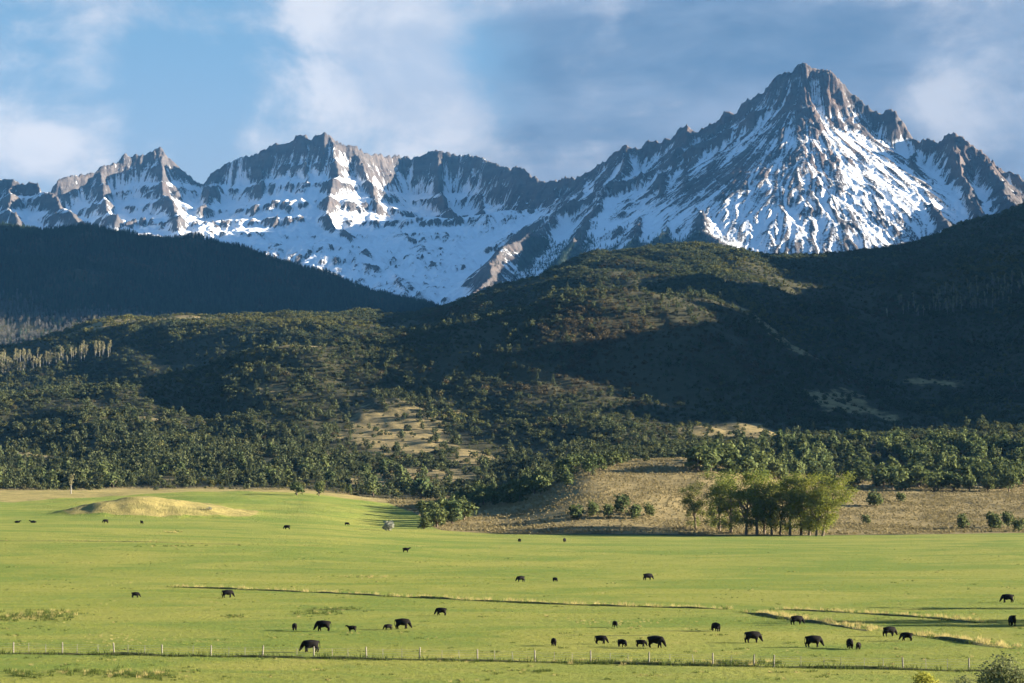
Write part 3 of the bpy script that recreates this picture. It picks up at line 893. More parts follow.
# ------------------------------------------------------------------ uncountable growth: one object each
def scatter(name, pts, size, hue, meshes, label, cat, g):
    n = len(pts)
    me = bpy.data.meshes.new(name)
    me.vertices.add(n); me.vertices.foreach_set('co', np.asarray(pts, np.float32).ravel())
    def at(k, v, typ='FLOAT'):
        q = me.attributes.new(k, typ, 'POINT'); q.data.foreach_set('value', v)
    at('size', np.asarray(size, np.float32)); at('hue', np.asarray(hue, np.float32))
    at('turn', (g.random(n) * 6.28).astype(np.float32)); at('pick', g.integers(0, len(meshes), n).astype(np.int32), 'INT')
    src = bpy.data.collections.new(name + ' shapes')
    for i, m in enumerate(meshes):
        src.objects.link(bpy.data.objects.new('%s shape %02d' % (name, i), m))
    o = link(name, me)
    gt = bpy.data.node_groups.new(name, 'GeometryNodeTree')
    gt.interface.new_socket('Geometry', in_out='INPUT', socket_type='NodeSocketGeometry')
    gt.interface.new_socket('Geometry', in_out='OUTPUT', socket_type='NodeSocketGeometry')
    N = gt.nodes; Lk = gt.links
    gi = N.new('NodeGroupInput'); go = N.new('NodeGroupOutput')
    ip = N.new('GeometryNodeInstanceOnPoints')
    ci = N.new('GeometryNodeCollectionInfo'); ci.inputs['Collection'].default_value = src
    ci.inputs['Separate Children'].default_value = True; ci.inputs['Reset Children'].default_value = True
    ip.inputs['Pick Instance'].default_value = True
    def named(k, typ):
        q = N.new('GeometryNodeInputNamedAttribute'); q.data_type = typ; q.inputs['Name'].default_value = k
        return q.outputs['Attribute']
    cx = N.new('ShaderNodeCombineXYZ'); Lk.new(named('turn', 'FLOAT'), cx.inputs[2])
    Lk.new(gi.outputs[0], ip.inputs['Points']); Lk.new(ci.outputs[0], ip.inputs['Instance'])
    Lk.new(named('pick', 'INT'), ip.inputs['Instance Index']); Lk.new(cx.outputs[0], ip.inputs['Rotation'])
    Lk.new(named('size', 'FLOAT'), ip.inputs['Scale']); Lk.new(ip.outputs[0], go.inputs[0])
    md = o.modifiers.new('growth', 'NODES'); md.node_group = gt
    tag(o, label, cat, kind='stuff')
    return o

def jitter_points(x0, x1, y0, y1, step, g):
    gx = np.arange(x0, x1, step); gy = np.arange(y0, y1, step)
    X, Y = np.meshgrid(gx, gy)
    X = X + (g.random(X.shape) - 0.5) * step * 1.1; Y = Y + (g.random(X.shape) - 0.5) * step * 1.1
    return X.ravel(), Y.ravel()

def in_frame(x, y, lo=-60, hi=1090):
    u = 512 + F * x / y
    return (u > lo) & (u < hi)

TREE_SPOTS = []      # filled below: (x, y, z, height, zone)
def poly_spots(zone, poly, n, h0, h1, g, mind=5.0):
    """scatter n trees over the piece of hillside seen inside a picture outline"""
    poly = np.array(poly, float)
    lo = poly.min(0); hi = poly.max(0)
    got = []; tries = 0
    while len(got) < n and tries < n * 30:
        tries += 1
        u = g.uniform(lo[0], hi[0]); v = g.uniform(lo[1], hi[1])
        inside = False
        for (ax, ay), (bx, by) in zip(poly, np.roll(poly, -1, 0)):
            if (ay > v) != (by > v) and u < (bx - ax) * (v - ay) / (by - ay) + ax:
                inside = not inside
        if not inside:
            continue
        p = hits(u, v)
        if any((p.x - q[0]) ** 2 + (p.y - q[1]) ** 2 < mind ** 2 for q in got):
            continue
        got.append((p.x, p.y, p.z, g.uniform(h0, h1), zone))
    TREE_SPOTS.extend(got)

g1 = np.random.default_rng(21)
poly_spots('belt', [(-20, 493), (60, 489), (90, 489), (200, 484), (340, 486), (420, 497), (430, 480), (330, 455), (330, 436), (180, 425), (-20, 430)], 330, 6.0, 10.5, g1, 4.6)
poly_spots('grove', [(690, 470), (760, 482), (870, 489), (960, 493), (1045, 492), (1045, 442), (900, 445), (800, 446), (720, 452)], 250, 8.0, 13.0, g1, 4.4)
poly_spots('knoll', [(425, 524), (470, 510), (540, 492), (610, 470), (690, 455), (690, 447), (640, 438), (560, 447), (480, 466), (420, 488)], 120, 5.5, 8.5, g1, 3.8)
poly_spots('tip', [(425, 528), (448, 526), (520, 503), (604, 474), (592, 461), (520, 482), (448, 506)], 52, 6.0, 9.5, g1, 3.8)
poly_spots('clearing', [(345, 470), (500, 468), (520, 440), (470, 405), (380, 400), (345, 430)], 46, 4.5, 7.0, g1, 6.0)
TREE_SPOTS.sort(key=lambda s: -s[3] / s[1])
ZONES = {
    'belt': ('dark rounded juniper in the thick wooded belt behind the left pasture', 'junipers in the belt behind the left pasture'),
    'grove': ('sunlit green juniper in the thick grove on the bench behind the cottonwoods', 'junipers in the grove behind the cottonwoods'),
    'knoll': ('dark juniper in the diagonal band of trees climbing beside the tan knoll', 'junipers climbing beside the tan knoll'),
    'tip': ('dark juniper in the row running down the left flank of the tan knoll', 'junipers down the left flank of the knoll'),
    'clearing': ('small juniper scattered over the tan grassy clearing on the hillside', 'junipers scattered on the hillside clearing'),
}
def tree(name, crown, trunk, loc, h, label, cat, group=None, rz=None, wide=1.0):
    r = bpy.data.objects.new(name, None)
    COL.objects.link(r)
    r.location = loc
    r.rotation_euler = (0, 0, random.uniform(0, 6.28) if rz is None else rz)
    r.scale = (h * wide, h * wide, h)
    link('trunk', trunk, r); link('crown', crown, r)
    return tag(r, label, cat, group)

for k, (x, y, z, h, zone) in enumerate(TREE_SPOTS[:286]):
    c, t = JUN[int(g1.integers(0, 8))]
    tree('juniper_tree', c, t, (x, y, z), h, ZONES[zone][0], 'tree', ZONES[zone][1], wide=random.uniform(0.95, 1.4))

def juniper_one(seed, conic):
    """crown and stem as one shape for the far trees"""
    g = np.random.default_rng(seed)
    lobes = [(g.normal() * 0.1, g.normal() * 0.1, 0.2 + 0.6 * i / 5, (0.30 if not conic else 0.34 * (1.05 - i / 5) + 0.05), (0.30 if not conic else 0.34 * (1.05 - i / 5) + 0.05), 0.2) for i in range(6)]
    V, Fc, tn = leaf_cloud(lobes, 130, 0.10, g, zmin=0.0)
    return tri_mesh('far_tree_shape', V, Fc, [M['scrub']], {'tone': tn})

rest = TREE_SPOTS[286:]
g2 = np.random.default_rng(31)
# more trees further up the slopes, thinning with height
X, Y = jitter_points(-900, 900, 1130, 2300, 9.5, g2)
U = 512 + F * X / Y
dens = 0.55 * smooth(1900, 1250, Y) * smooth(460, 330, U) + 0.45 * smooth(1500, 1900, Y) * smooth(300, 500, U) * smooth(1000, 800, U) * 0.5 + 0.10
dens = dens * (0.35 + 1.3 * smooth(-0.25, 0.35, fbm(X, Y, 120, 4, 0.55, 61))) * (1 - 0.80 * smooth(0.2, 0.6, dry_mask(X, Y))) * in_frame(X, Y)
ok = (g2.random(len(X)) < dens) & (Y > 1150)
X, Y = X[ok], Y[ok]
pts = np.concatenate([np.stack([X, Y, ground_z(X, Y)], 1), np.array([s[:3] for s in rest])])
size = np.concatenate([(3.2 + 7.5 * g2.random(len(X)) ** 1.6), np.array([s[3] for s in rest])])
hue = np.clip(0.48 + 0.12 * g2.normal(size=len(pts)), 0.34, 0.7)
scatter('hillside_trees', pts, size, hue, [juniper_one(300 + i, i % 2) for i in range(6)] + [conifer_mesh(340 + i, M['scrub']) for i in range(2)], 'dark junipers and pinyons thinning up the lower slopes', 'trees', g2)

# scrub oak over the foothills
g3 = np.random.default_rng(41)
X, Y = jitter_points(-1250, 1150, 1120, 3350, 5.4, g3)
ok = in_frame(X, Y)
X, Y = X[ok], Y[ok]
dry = dry_mask(X, Y)
cl = fbm(X, Y * 0.7, 95, 5, 0.6, 71)
dens = np.maximum(0.30, smooth(-0.50, 0.02, cl)) * (1 - 0.80 * smooth(0.15, 0.5, dry + 0.15 * cl)) * (0.3 + 0.7 * smooth(1100, 1300, Y))
ok = g3.random(len(X)) < dens
X, Y, cl = X[ok], Y[ok], cl[ok]
hue = 0.46 + 0.8 * fbm(X, Y, 190, 5, 0.6, 73) + 0.14 * g3.normal(size=len(X))
U = 512 + F * X / Y
hue = hue + 0.46 * np.exp(-(((U - 620) / 140) ** 2 + ((Y - 1800) / 170) ** 2)) - 0.26 * smooth(2150, 2450, Y) * smooth(430, 330, U)  # rust also darkens the dim middle lobe; yellow tints the left knoll as sunlit
scatter('hillside_scrub', np.stack([X, Y, ground_z(X, Y) - 0.2], 1), (1.5 + 3.2 * g3.random(len(X)) ** 2) * (0.85 + 0.5 * smooth(-0.1, 0.4, cl)) * (1 + 0.3 * smooth(2000, 3000, Y)), np.clip(hue, 0.02, 0.98),
        [scrub_mesh(400 + i) for i in range(7)], 'brush of scrub oak in green, rust and grey over the foothills', 'brush', g3)

# spruce forest on the far left hill
g4 = np.random.default_rng(51)
X, Y = jitter_points(-1450, 120, 3350, 5350, 8.6, g4)
ok = in_frame(X, Y, -40, 470) & (g4.random(len(X)) < 0.35 + 0.65 * smooth(-0.35, 0.1, fbm(X, Y, 160, 4, 0.55, 81)))
X, Y = X[ok], Y[ok]
U = 512 + F * X / Y
bare = smooth(0.0, 0.35, smooth(4150, 3650, Y) * smooth(300, 60, U) + 0.35 * fbm(X, Y, 120, 3, 0.5, 83) - 0.25) 
isb = g4.random(len(X)) < bare * 0.85
Zp = ground_z(X, Y)
scatter('spruce_forest', np.stack([X, Y, Zp], 1)[~isb], g4.uniform(11, 20, (~isb).sum()), np.full((~isb).sum(), 0.45), [conifer_mesh(500 + i, M['conifer']) for i in range(6)],
        'dark blue spruce forest covering the far left hill', 'forest', g4)
scatter('bare_aspen_forest', np.stack([X, Y, Zp], 1)[isb], g4.uniform(9, 15, isb.sum()), np.clip(0.45 + 0.16 * g4.normal(size=isb.sum()), 0.05, 0.85), [bare_mesh(520 + i) for i in range(6)],
        'grey leafless aspen wood along the foot of the far left hill', 'forest', g4)
# spruce on the lowest flanks of the mountains
xf, yf, Hm, fm = MOUNT
X, Y = jitter_points(-1300, 1300, 6450, 8300, 11.0, g4)
jx = np.clip(((X - xf[0]) / (xf[1] - xf[0])).astype(int), 0, len(xf) - 1); jy = np.clip(((Y - yf[0]) / (yf[1] - yf[0])).astype(int), 0, len(yf) - 1)
zm = Hm[jy, jx]
pv = VH - (zm - ZC) * F / Y
ok = in_frame(X, Y) & (g4.random(len(X)) < np.clip(fm[jy, jx] * 1.1 + 0.25 * fbm(X, Y, 120, 3, 0.5, 91), 0, 0.95)) & (pv < 315)
X, Y, zm = X[ok], Y[ok], zm[ok]
scatter('mountain_spruce', np.stack([X, Y, zm - 0.5], 1), g4.uniform(11, 20, len(X)), np.full(len(X), 0.45), [conifer_mesh(540 + i, M['conifer']) for i in range(4)],
        'dark spruce belt on the lowest flanks of the snowy mountains', 'forest', g4)
# sagebrush on the tan flats
g5 = np.random.default_rng(61)
X, Y = jitter_points(-330, 340, 745, 1180, 1.75, g5)
ok = in_frame(X, Y)
X, Y = X[ok], Y[ok]
ok = (gold_mask(X, Y) < 0.3) & (dry_mask(X, Y) * (1 - meadow_mask(X, Y)) > 0.5) & (g5.random(len(X)) < 0.25 + 0.75 * smooth(-0.3, 0.3, fbm(X, Y, 30, 3, 0.5, 93)))
X, Y = X[ok], Y[ok]
def sage_mesh(seed):
    g = np.random.default_rng(seed)
    V, Fc, tn = leaf_cloud([(0, 0, 0.4, 0.6, 0.6, 0.5), (0.3, 0.1, 0.35, 0.4, 0.4, 0.4)], 34, 0.26, g, zmin=-0.05, up=0.5)
    return tri_mesh('sage_shape', V, Fc, [M['sage']], {'tone': tn})
scatter('sagebrush', np.stack([X, Y, ground_z(X, Y)], 1), g5.uniform(0.35, 0.95, len(X)), np.full(len(X), 0.45), [sage_mesh(600 + i) for i in range(5)], 'low tan sagebrush over the dry knoll and flats', 'brush', g5)

# ------------------------------------------------------------------ irrigation banks with rank grass
def px_line(pts, step=1.2):
    w = [hits(u, v) for u, v in pts]
    out = []
    for a, b in zip(w[:-1], w[1:]):
        n = max(2, int((b - a).length / step))
        for i in range(n):
            out.append(a.lerp(b, i / n))
    out.append(w[-1])
    return out

STRAW = []; RANK = []; GREEN = []
def bank(pts, hgt, deep=1.6, straw=0.0, rank=0.0, straw_h=0.7, rank_h=0.6, g=g5):
    line = px_line(pts)
    n = len(line)
    V = []; Fc = []
    nz = fbm(np.arange(n) * 1.2, np.full(n, pts[0][0] * 3.1), 9, 3, 0.6, 7)
    for i, p in enumerate(line):
        q = (line[min(i + 1, n - 1)] - line[max(i - 1, 0)]); q.z = 0; q.normalize()
        back = Vector((-q.y, q.x, 0)) if -q.y * 0 + q.x > 0 else Vector((q.y, -q.x, 0))
        taper = min(1.0, i / 6, (n - 1 - i) / 6) 
        h = 0.42 * hgt * min(1.3, max(0.12, 0.7 + 1.5 * nz[i])) * taper
        w = 0.35 * nz[i]
        for off, z in ((-0.45 + w, -0.12), (-0.1 + w, h * 0.55), (0.12 + w, h), (0.7 + w, h * 0.9), (deep + w, -0.12)):
            a = p + back * off
            V.append((a.x, a.y, p.z + z))
        if g.random() < rank:
            RANK.append((p + back * (w + g.uniform(-0.9, 0.5)), rank_h * g.uniform(0.6, 1.3), p.z))
        for _ in range(int(straw) + (g.random() < straw % 1)):
            STRAW.append((p + back * (w + g.uniform(0.3, deep * 1.4)), straw_h * g.uniform(0.6, 1.3), p.z + h * 0.3))
    for i in range(n - 1):
        for j in range(4):
            Fc.append((i * 5 + j, (i + 1) * 5 + j, (i + 1) * 5 + j + 1, i * 5 + j + 1))
    me = tri_mesh('ditch_bank', V, Fc, [M['bank']], smooth_shade=True)
    tag(link('ditch_bank', me), kind='structure')

bank([(168, 587), (215, 588.6), (300, 592), (380, 596), (460, 600), (530, 603.5), (600, 606), (660, 607.5), (725, 609.5)], 0.75, 2.2, 0.9, 0.5, 0.8)
bank([(742, 612.5), (765, 616), (795, 620.5), (830, 625), (866, 631)], 0.8, 3.0, 2.6, 0.3, 0.65)
bank([(775, 609.5), (830, 612), (880, 615), (930, 618), (975, 623)], 0.6, 3.0, 2.0, 0.3, 0.6)
bank([(905, 634.5), (935, 638), (960, 642), (980, 645.5), (1015, 649)], 0.9, 3.0, 2.6, 0.3, 0.65)
bank([(-40, 653.5), (0, 653.5), (120, 655), (240, 657), (380, 659.5), (500, 661.5), (600, 663.5), (690, 665.5), (780, 667), (870, 669), (960, 671), (1060, 673)], 0.62, 1.6, 0.0, 1.0, 0.6, 0.75)
bank([(560, 635), (610, 635.8), (660, 635.5)], 0.22, 1.2, 0.0, 0.3, 0.5, 0.3)
bank([(660, 631), (690, 631.3), (720, 631)], 0.25, 1.2, 0.0, 0.3, 0.5, 0.3)
bank([(300, 609), (340, 610), (370, 610.5)], 0.22, 1.2, 0.0, 0.3, 0.5, 0.3)
bank([(120, 541), (210, 544), (330, 546.5)], 0.28, 1.6, 0.3, 0.2, 0.5, 0.3)
bank([(-30, 541), (60, 541), (150, 542)], 0.3, 2.5, 1.5, 0.0, 0.4, 0.3)
# loose patches of rank grass
def patch(pu, pv, ru, rv, n, rank=0.5, h=0.55, g=g5):
    for _ in range(n):
        p = hits(pu + ru * g.normal() * 0.5, pv + rv * g.normal() * 0.5)
        (RANK if g.random() < rank else STRAW).append((p, h * g.uniform(0.5, 1.4), p.z))
patch(32, 617, 45, 5, 150, 0.8, 0.6); patch(55, 613, 30, 3, 50, 0.8, 0.55)
patch(70, 673, 70, 4, 90, 0.9, 0.4); patch(145, 675, 40, 4, 90, 0.7, 0.45); patch(25, 675, 12, 4, 40, 0.9, 0.4)
patch(318, 613, 22, 3, 60, 0.9, 0.45); patch(235, 617, 14, 2, 30, 0.9, 0.35); patch(340, 609, 30, 2, 40, 0.9, 0.4)
patch(540, 671.5, 14, 1.2, 26, 1.0, 0.3); patch(620, 663, 60, 2, 60, 0.8, 0.5); patch(730, 664, 60, 2, 90, 0.8, 0.5)
patch(360, 577, 40, 1.5, 50, 0.3, 0.4); patch(170, 532, 18, 1.2, 30, 0.2, 0.5); patch(180, 546, 30, 1, 25, 0.8, 0.5)
patch(620, 622, 60, 3, 60, 0.1, 0.25); patch(120, 640, 60, 6, 60, 0.0, 0.2)
for _ in range(420):
    patch(g5.uniform(-20, 1040), 545 + 138 * g5.random() ** 0.8, 9, 0.8, int(g5.integers(1, 7)), 0.75, 0.26)
def lay(name, rows, meshes, label):
    pts = np.array([(float(p.x), float(p.y), float(z)) for p, h, z in rows]); hs = np.array([h for p, h, z in rows])
    scatter(name, pts, hs, np.full(len(hs), 0.45), meshes, label, 'grass', g5)
lay('rank_grass', RANK, [tuft_mesh(700 + i, M['dark_grass'], 22, 0.75, 0.6) for i in range(5)], 'rank dark green grass along the ditches and fence')
lay('straw_grass', STRAW, [tuft_mesh(720 + i, M['straw'], 18, 0.7, 0.5) for i in range(5)], 'tall pale straw coloured grass along the banks')
X, Y = jitter_points(-150, 160, 196, 640, 1.15, g5)
ok = in_frame(X, Y, -20, 1044)
X, Y = X[ok], Y[ok]
ok = g5.random(len(X)) < (0.25 + 0.75 * smooth(-0.4, 0.4, fbm(X * 0.5, Y, 22, 4, 0.6, 97))) * smooth(660, 380, Y)
X, Y = X[ok], Y[ok]
scatter('meadow_grass', np.stack([X, Y, ground_z(X, Y)], 1), g5.uniform(0.12, 0.30, len(X)), np.full(len(X), 0.45), [tuft_mesh(740 + i, M['green_grass'], 14, 1.6, 0.7) for i in range(6)], 'grazed yellow green grass of the near pasture', 'grass', g5)

# ------------------------------------------------------------------ fence
def build_fence():
    big = [13.4, 62.3, 114, 162, 211, 262.7, 314, 366.5, 419.7, 477.5, 535, 590.7, 649, 713, 754, 774, 903, 969]
    thin = [29, 45.7, 77, 98, 128, 144.6, 193, 229, 245, 297, 332.5, 348, 383, 402, 442, 459.5, 494.6, 513, 554, 572, 610, 628, 670, 694, 731, 801, 824, 841, 864, 883, 926, 947.5]
    def base(u):
        return hits(u, float(np.interp(u, [0, 500, 690, 870, 1000], [652.8, 661, 665, 668.5, 671])))
    root = bpy.data.objects.new('wire_fence', None)
    COL.objects.link(root)
    o0 = base(500)
    root.location = o0
    tag(root, 'long wire fence of grey wooden and thin steel posts across the near pasture', 'fence')
    tilt = {459.5: -0.22, 513: -0.12, 694: 0.16, 29: 0.05}
    spots = []
    rr = random.Random(4)
    for u in sorted(big + thin):
        p = base(u) - o0
        spots.append(p)
        if u in big:
            r = 0.085; h = rr.uniform(1.3, 1.45)
            V, Fc = tube([(0, 0, -0.3), (0.0, 0, h * 0.5), (rr.uniform(-.03, .03), 0, h - 0.02), (rr.uniform(-.03, .03), 0, h)], [r, r * 0.98, r * 0.92, r * 0.6], 8)
            me = tri_mesh('post', V, Fc, [M['post']])
        else:
            h = rr.uniform(1.1, 1.3)
            V, Fc = tube([(0, 0, -0.3), (0, 0, h)], [0.032, 0.028], 5)
            me = tri_mesh('post', V, Fc, [M['steel_post'] if rr.random() < 0.6 else M['post']])
        o = link('post', me, root, p)
        o.rotation_euler = (rr.uniform(-.03, .03), tilt.get(u, rr.uniform(-.04, .04)), rr.uniform(0, 6))
    spots = [base(-40) - o0] + spots + [base(1010) - o0]
    for z in (0.35, 0.65, 0.95, 1.15):
        V, Fc = tube([(p.x, p.y + 0.0, p.z + z) for p in spots], [0.009] * len(spots), 3)
        link('wire', tri_mesh('wire', V, Fc, [M['wire']]), root)
build_fence()

# ------------------------------------------------------------------ cottonwoods at the pasture's edge
def cottonwood(seed, lean, mat):
    """unit height; several limbs, airy crown in clumps"""
    g = np.random.default_rng(seed)
    tv = []
    top = (lean, 0.02 * g.normal(), 0.72)
    path = [(0, 0, -0.03), (lean * 0.15, 0, 0.12), (lean * 0.35, 0.01, 0.28), (lean * 0.65, 0.0, 0.5), top]
    tv.append(tube(path, [0.021, 0.017, 0.014, 0.009, 0.003], 7))
    lobes = []
    for i in range(7):
        a = g.random() * 6.28; h0 = 0.18 + 0.32 * g.random(); q = 0.10 + 0.12 * g.random(); h1 = h0 + 0.22 + 0.18 * g.random()
        b = (lean * h0 * 1.3, 0, h0); m = (b[0] + 0.5 * q * math.cos(a), 0.5 * q * math.sin(a), h0 + 0.6 * (h1 - h0)); e = (b[0] + q * math.cos(a), q * math.sin(a), h1)
        tv.append(tube([b, m, e], [0.0095, 0.006, 0.002], 5))
        r = 0.055 + 0.04 * g.random()
        lobes.append((e[0], e[1], e[2], r * 1.2, r * 1.2, r))
        lobes.append((m[0] + 0.04 * g.normal(), m[1] + 0.04 * g.normal(), m[2] + 0.06, r * 0.8, r * 0.8, r * 0.7))
    for i in range(14):
        a = g.random() * 6.28; q = 0.19 * g.random() ** 0.5; h = 0.42 + 0.52 * g.random()
        r = 0.06 + 0.05 * g.random()
        q *= 1.15 - abs(h - 0.68)
        lobes.append((lean + q * math.cos(a), q * math.sin(a), h, r * 1.15, r * 1.15, r))
    for i in range(18):
        a = g.random() * 6.28; q = 0.06 + 0.15 * g.random(); r = 0.045 + 0.03 * g.random()
        lobes.append((lean * 0.3 + q * math.cos(a), q * math.sin(a), 0.11 + 0.32 * g.random(), r, r, r * 1.3))
    for i in range(3):
        a = g.random() * 6.28
        lobes.append((lean * 0.4 + 0.13 * math.cos(a), 0.13 * math.sin(a), 0.30 + 0.08 * g.random(), 0.05, 0.05, 0.06))
    V, Fc, tn = leaf_cloud(lobes, 6200, 0.0105, g, shell=0.25, up=0.1, zmin=0.05)
    return tri_mesh('cottonwood_crown', V, Fc, [mat], {'tone': tn}), tri_mesh('cottonwood_trunk', *join_tubes(tv), mats=[M['bark']])
CW = [  # u, base v, crown top v, lean, colour, label
    (695.5, 529, 482, -0.03, 'cotton_shade', 'shaded green cottonwood standing apart at the left end of the grove'),
    (719, 531, 466, 0.02, 'cotton_shade', 'tall shaded green cottonwood, second from the left end of the grove'),
    (731, 533, 468, 0.0, 'cotton_shade', 'shaded green cottonwood, third from the left end of the grove'),
    (746, 535, 470, 0.03, 'cotton', 'yellow green cottonwood with low leafy boughs left of the grove middle'),
    (757, 535, 468, -0.02, 'cotton_shade', 'green cottonwood with slim trunk left of the grove middle, fifth from the left'),
    (764, 534, 471, 0.04, 'cotton', 'yellow green cottonwood with slim trunk, sixth from the left end of the grove'),
    (772, 535, 486, -0.07, 'cotton', 'short cottonwood leaning left in the middle of the grove'),
    (780, 535, 489, 0.05, 'cotton', 'short slim cottonwood just left of the two thick trunks'),
    (790, 535.5, 473, 0.0, 'cotton_shade', 'cottonwood on the left one of two thick trunks, right of the grove middle'),
    (801, 535.5, 471, 0.02, 'cotton', 'cottonwood on the right one of two thick trunks, right of the grove middle'),
    (809, 535.5, 474, 0.06, 'cotton', 'yellow green cottonwood just right of the two thick trunks'),
    (816, 536, 480, 0.09, 'cotton', 'slim cottonwood leaning right, second from the right end of the grove'),
    (822, 536, 473, 0.16, 'cotton', 'yellow cottonwood leaning far right at the right end of the grove'),
]
for i, (u, v, tv, lean, mk, lab) in enumerate(CW):
    p = hits(u, v)
    p.y += random.uniform(-4, 6) * 0
    h = (v - tv) * p.y / F
    c, t = cottonwood(800 + i, lean, M[mk])
    th = 1.5 if i in (8, 9) else 1.0
    o = tree('cottonwood_tree', c, t, p, h, lab, 'tree', 'cottonwoods at the pasture edge', rz=0.0, wide=1.25)
    if th > 1:
        o.children[0].scale = (1.0, 1.0, 1.0)

# ------------------------------------------------------------------ single trees and bushes
def bush(name, u, v, wpx, hpx, mat, label, cat='bush', seed=0, n=420, leaf=0.075, group=None):
    p = hits(u, v)
    g = np.random.default_rng(900 + seed)
    w = wpx * p.y / F; h = hpx * p.y / F
    lobes = []
    for i in range(8):
        a = g.random() * 6.28; q = 0.28 * g.random() ** 0.5; r = 0.16 + 0.1 * g.random()
        lobes.append((q * math.cos(a), q * math.sin(a), 0.22 + 0.55 * g.random() * (1 - q), r, r, r))
    lobes.append((0, 0, 0.4, 0.36, 0.36, 0.38))
    V, Fc, tn = leaf_cloud(lobes, n, leaf, g, zmin=-0.02, up=0.3)
    V = V * np.array((w, w, h)) 
    r = bpy.data.objects.new(name, None); COL.objects.link(r); r.location = p
    link('foliage', tri_mesh('foliage', V, Fc, [mat], {'tone': tn}), r)
    tv = [tube([(0, 0, -0.2), (0.05 * w * math.cos(a), 0.05 * w * math.sin(a), h * 0.25), (0.22 * w * math.cos(a), 0.22 * w * math.sin(a), h * 0.6)], [0.035 * h * 0.6, 0.02 * h * 0.6, 0.008 * h], 4) for a in (0.4, 1.7, 3.0, 4.2, 5.5)]
    link('stems', tri_mesh('stems', *join_tubes(tv), mats=[M['bark']]), r)
    return tag(r, label, cat, group)
def single(u, v, hpx, k, label, wide=1.0):
    p = hits(u, v)
    c, t = JUN[k]
    tree('juniper_tree', c, t, p, hpx * p.y / F, label, 'tree', wide=wide)

single(297, 495, 15, 0, 'squat grey green juniper standing alone, left one of a pair behind the pasture', 1.3)
single(319, 496, 17, 2, 'narrow dark juniper standing alone, right one of a pair behind the pasture', 0.8)
single(349, 495, 12, 3, 'small juniper on tan ground between the pair and the bushy one')
single(373, 496.5, 18, 5, 'bushy round juniper alone on the tan strip behind the pasture', 1.1)
single(421, 499, 26, 7, 'big sunlit juniper at the left end of the tan knoll', 1.3)
for i, (u, v, w, h, lab) in enumerate([
        (576, 519, 19, 19, 'round dark bush at the left end of the row below the tan knoll'),
        (593, 516, 16, 17, 'second bush from the left in the row below the tan knoll'),
        (608, 518, 15, 18, 'third bush from the left in the row below the tan knoll'),
        (622, 513, 19, 23, 'tallest bush of the row below the tan knoll, standing a little behind'),
        (635, 519, 17, 17, 'second bush from the right in the row below the tan knoll'),
        (649, 516, 15, 15, 'bush at the right end of the row below the tan knoll'),
        (874, 506, 22, 17, 'low dark bush on the sage flat right of the cottonwoods'),
        (901, 502, 15, 12, 'small flat topped bush on the sage flat, right of the low dark bush'),
        (866, 524, 11, 11, 'small round bush close to the right end of the cottonwoods'),
        (963, 529, 18, 18, 'round bush standing alone at the right of the sage flat'),
        (994, 529, 20, 21, 'bush left of the two at the right edge, by the pasture'),
        (1008, 527, 16, 21, 'upright bush between its two neighbours at the right edge by the pasture'),
        (1019, 532, 15, 17, 'bush cut by the right edge of the picture beside the pasture'),
        (1000, 489, 0, 0, '')]):
    if w:
        bush('juniper_bush', u, v, w, h, M['juniper'], lab, seed=i, group='bushes on the dry flats')
single(1000, 489, 23, 1, 'pointed light green juniper in front of the grove near the right edge', 1.0)
single(705, 463, 22, 4, 'pointed juniper where the tan knoll meets the grove')
for k, (u, v, hp) in enumerate(((437, 527, 20), (452, 524, 25), (424, 529, 16), (464, 520, 23))):
    single(u, v, hp, k + 2, ('dark juniper at the left tip of the knoll, lowest on the slope', 'tallest dark juniper at the left tip of the knoll', 'small dark juniper nearest the silver bush', 'dark juniper at the left tip of the knoll, highest on the slope')[k], 1.3)
bush('silver_bush', 389, 531, 15, 13, M['silver'], 'pale silver bush at the tip of the knoll above the dark shadow', seed=20)
bush('rabbit_bush', 209, 510, 8, 4, M['silver'], 'small pale bush beside the bare patch right of the grassy mound', seed=25, n=160)
bush('juniper_bush', 433, 520, 22, 18, M['juniper'], 'dark bush at the left foot of the knoll behind the silver bush', seed=21)
bush('juniper_bush', 447, 519, 26, 26, M['juniper'], 'tall dark thicket bush at the left foot of the knoll', seed=22)
bush('willow_bush', 1005, 704, 62, 60, M['willow'], 'big grey green willow bush in the lower right corner', seed=23, n=3800, leaf=0.022)
bush('willow_bush', 962, 701, 54, 28, M['willow'], 'low dark willow bush left of the big one in the lower right corner', seed=27, n=2000, leaf=0.028)
bush('yellow_shrub', 925, 699, 40, 30, M['yellow'], 'bright yellow green shrub at the bottom edge left of the willow', seed=24, n=2200, leaf=0.03)
bush('yellow_shrub', 893, 702, 44, 18, M['yellow'], 'faint low yellow shrub cut by the bottom edge', seed=26, n=1300, leaf=0.03)
# off to the right of the view: the trees whose shadows cross the pasture
for u, v, h in ((1150, 621, 15), (1105, 608, 10), (1190, 625, 12)):
    p = hits(u, v)
    c, t = cottonwood(850 + u, 0.03, M['cotton_shade'])
    tree('cottonwood_tree', c, t, p, h, 'cottonwood beyond the right edge that shades the pasture strip', 'tree', 'cottonwoods out of view on the right', rz=0.0, wide=1.5)

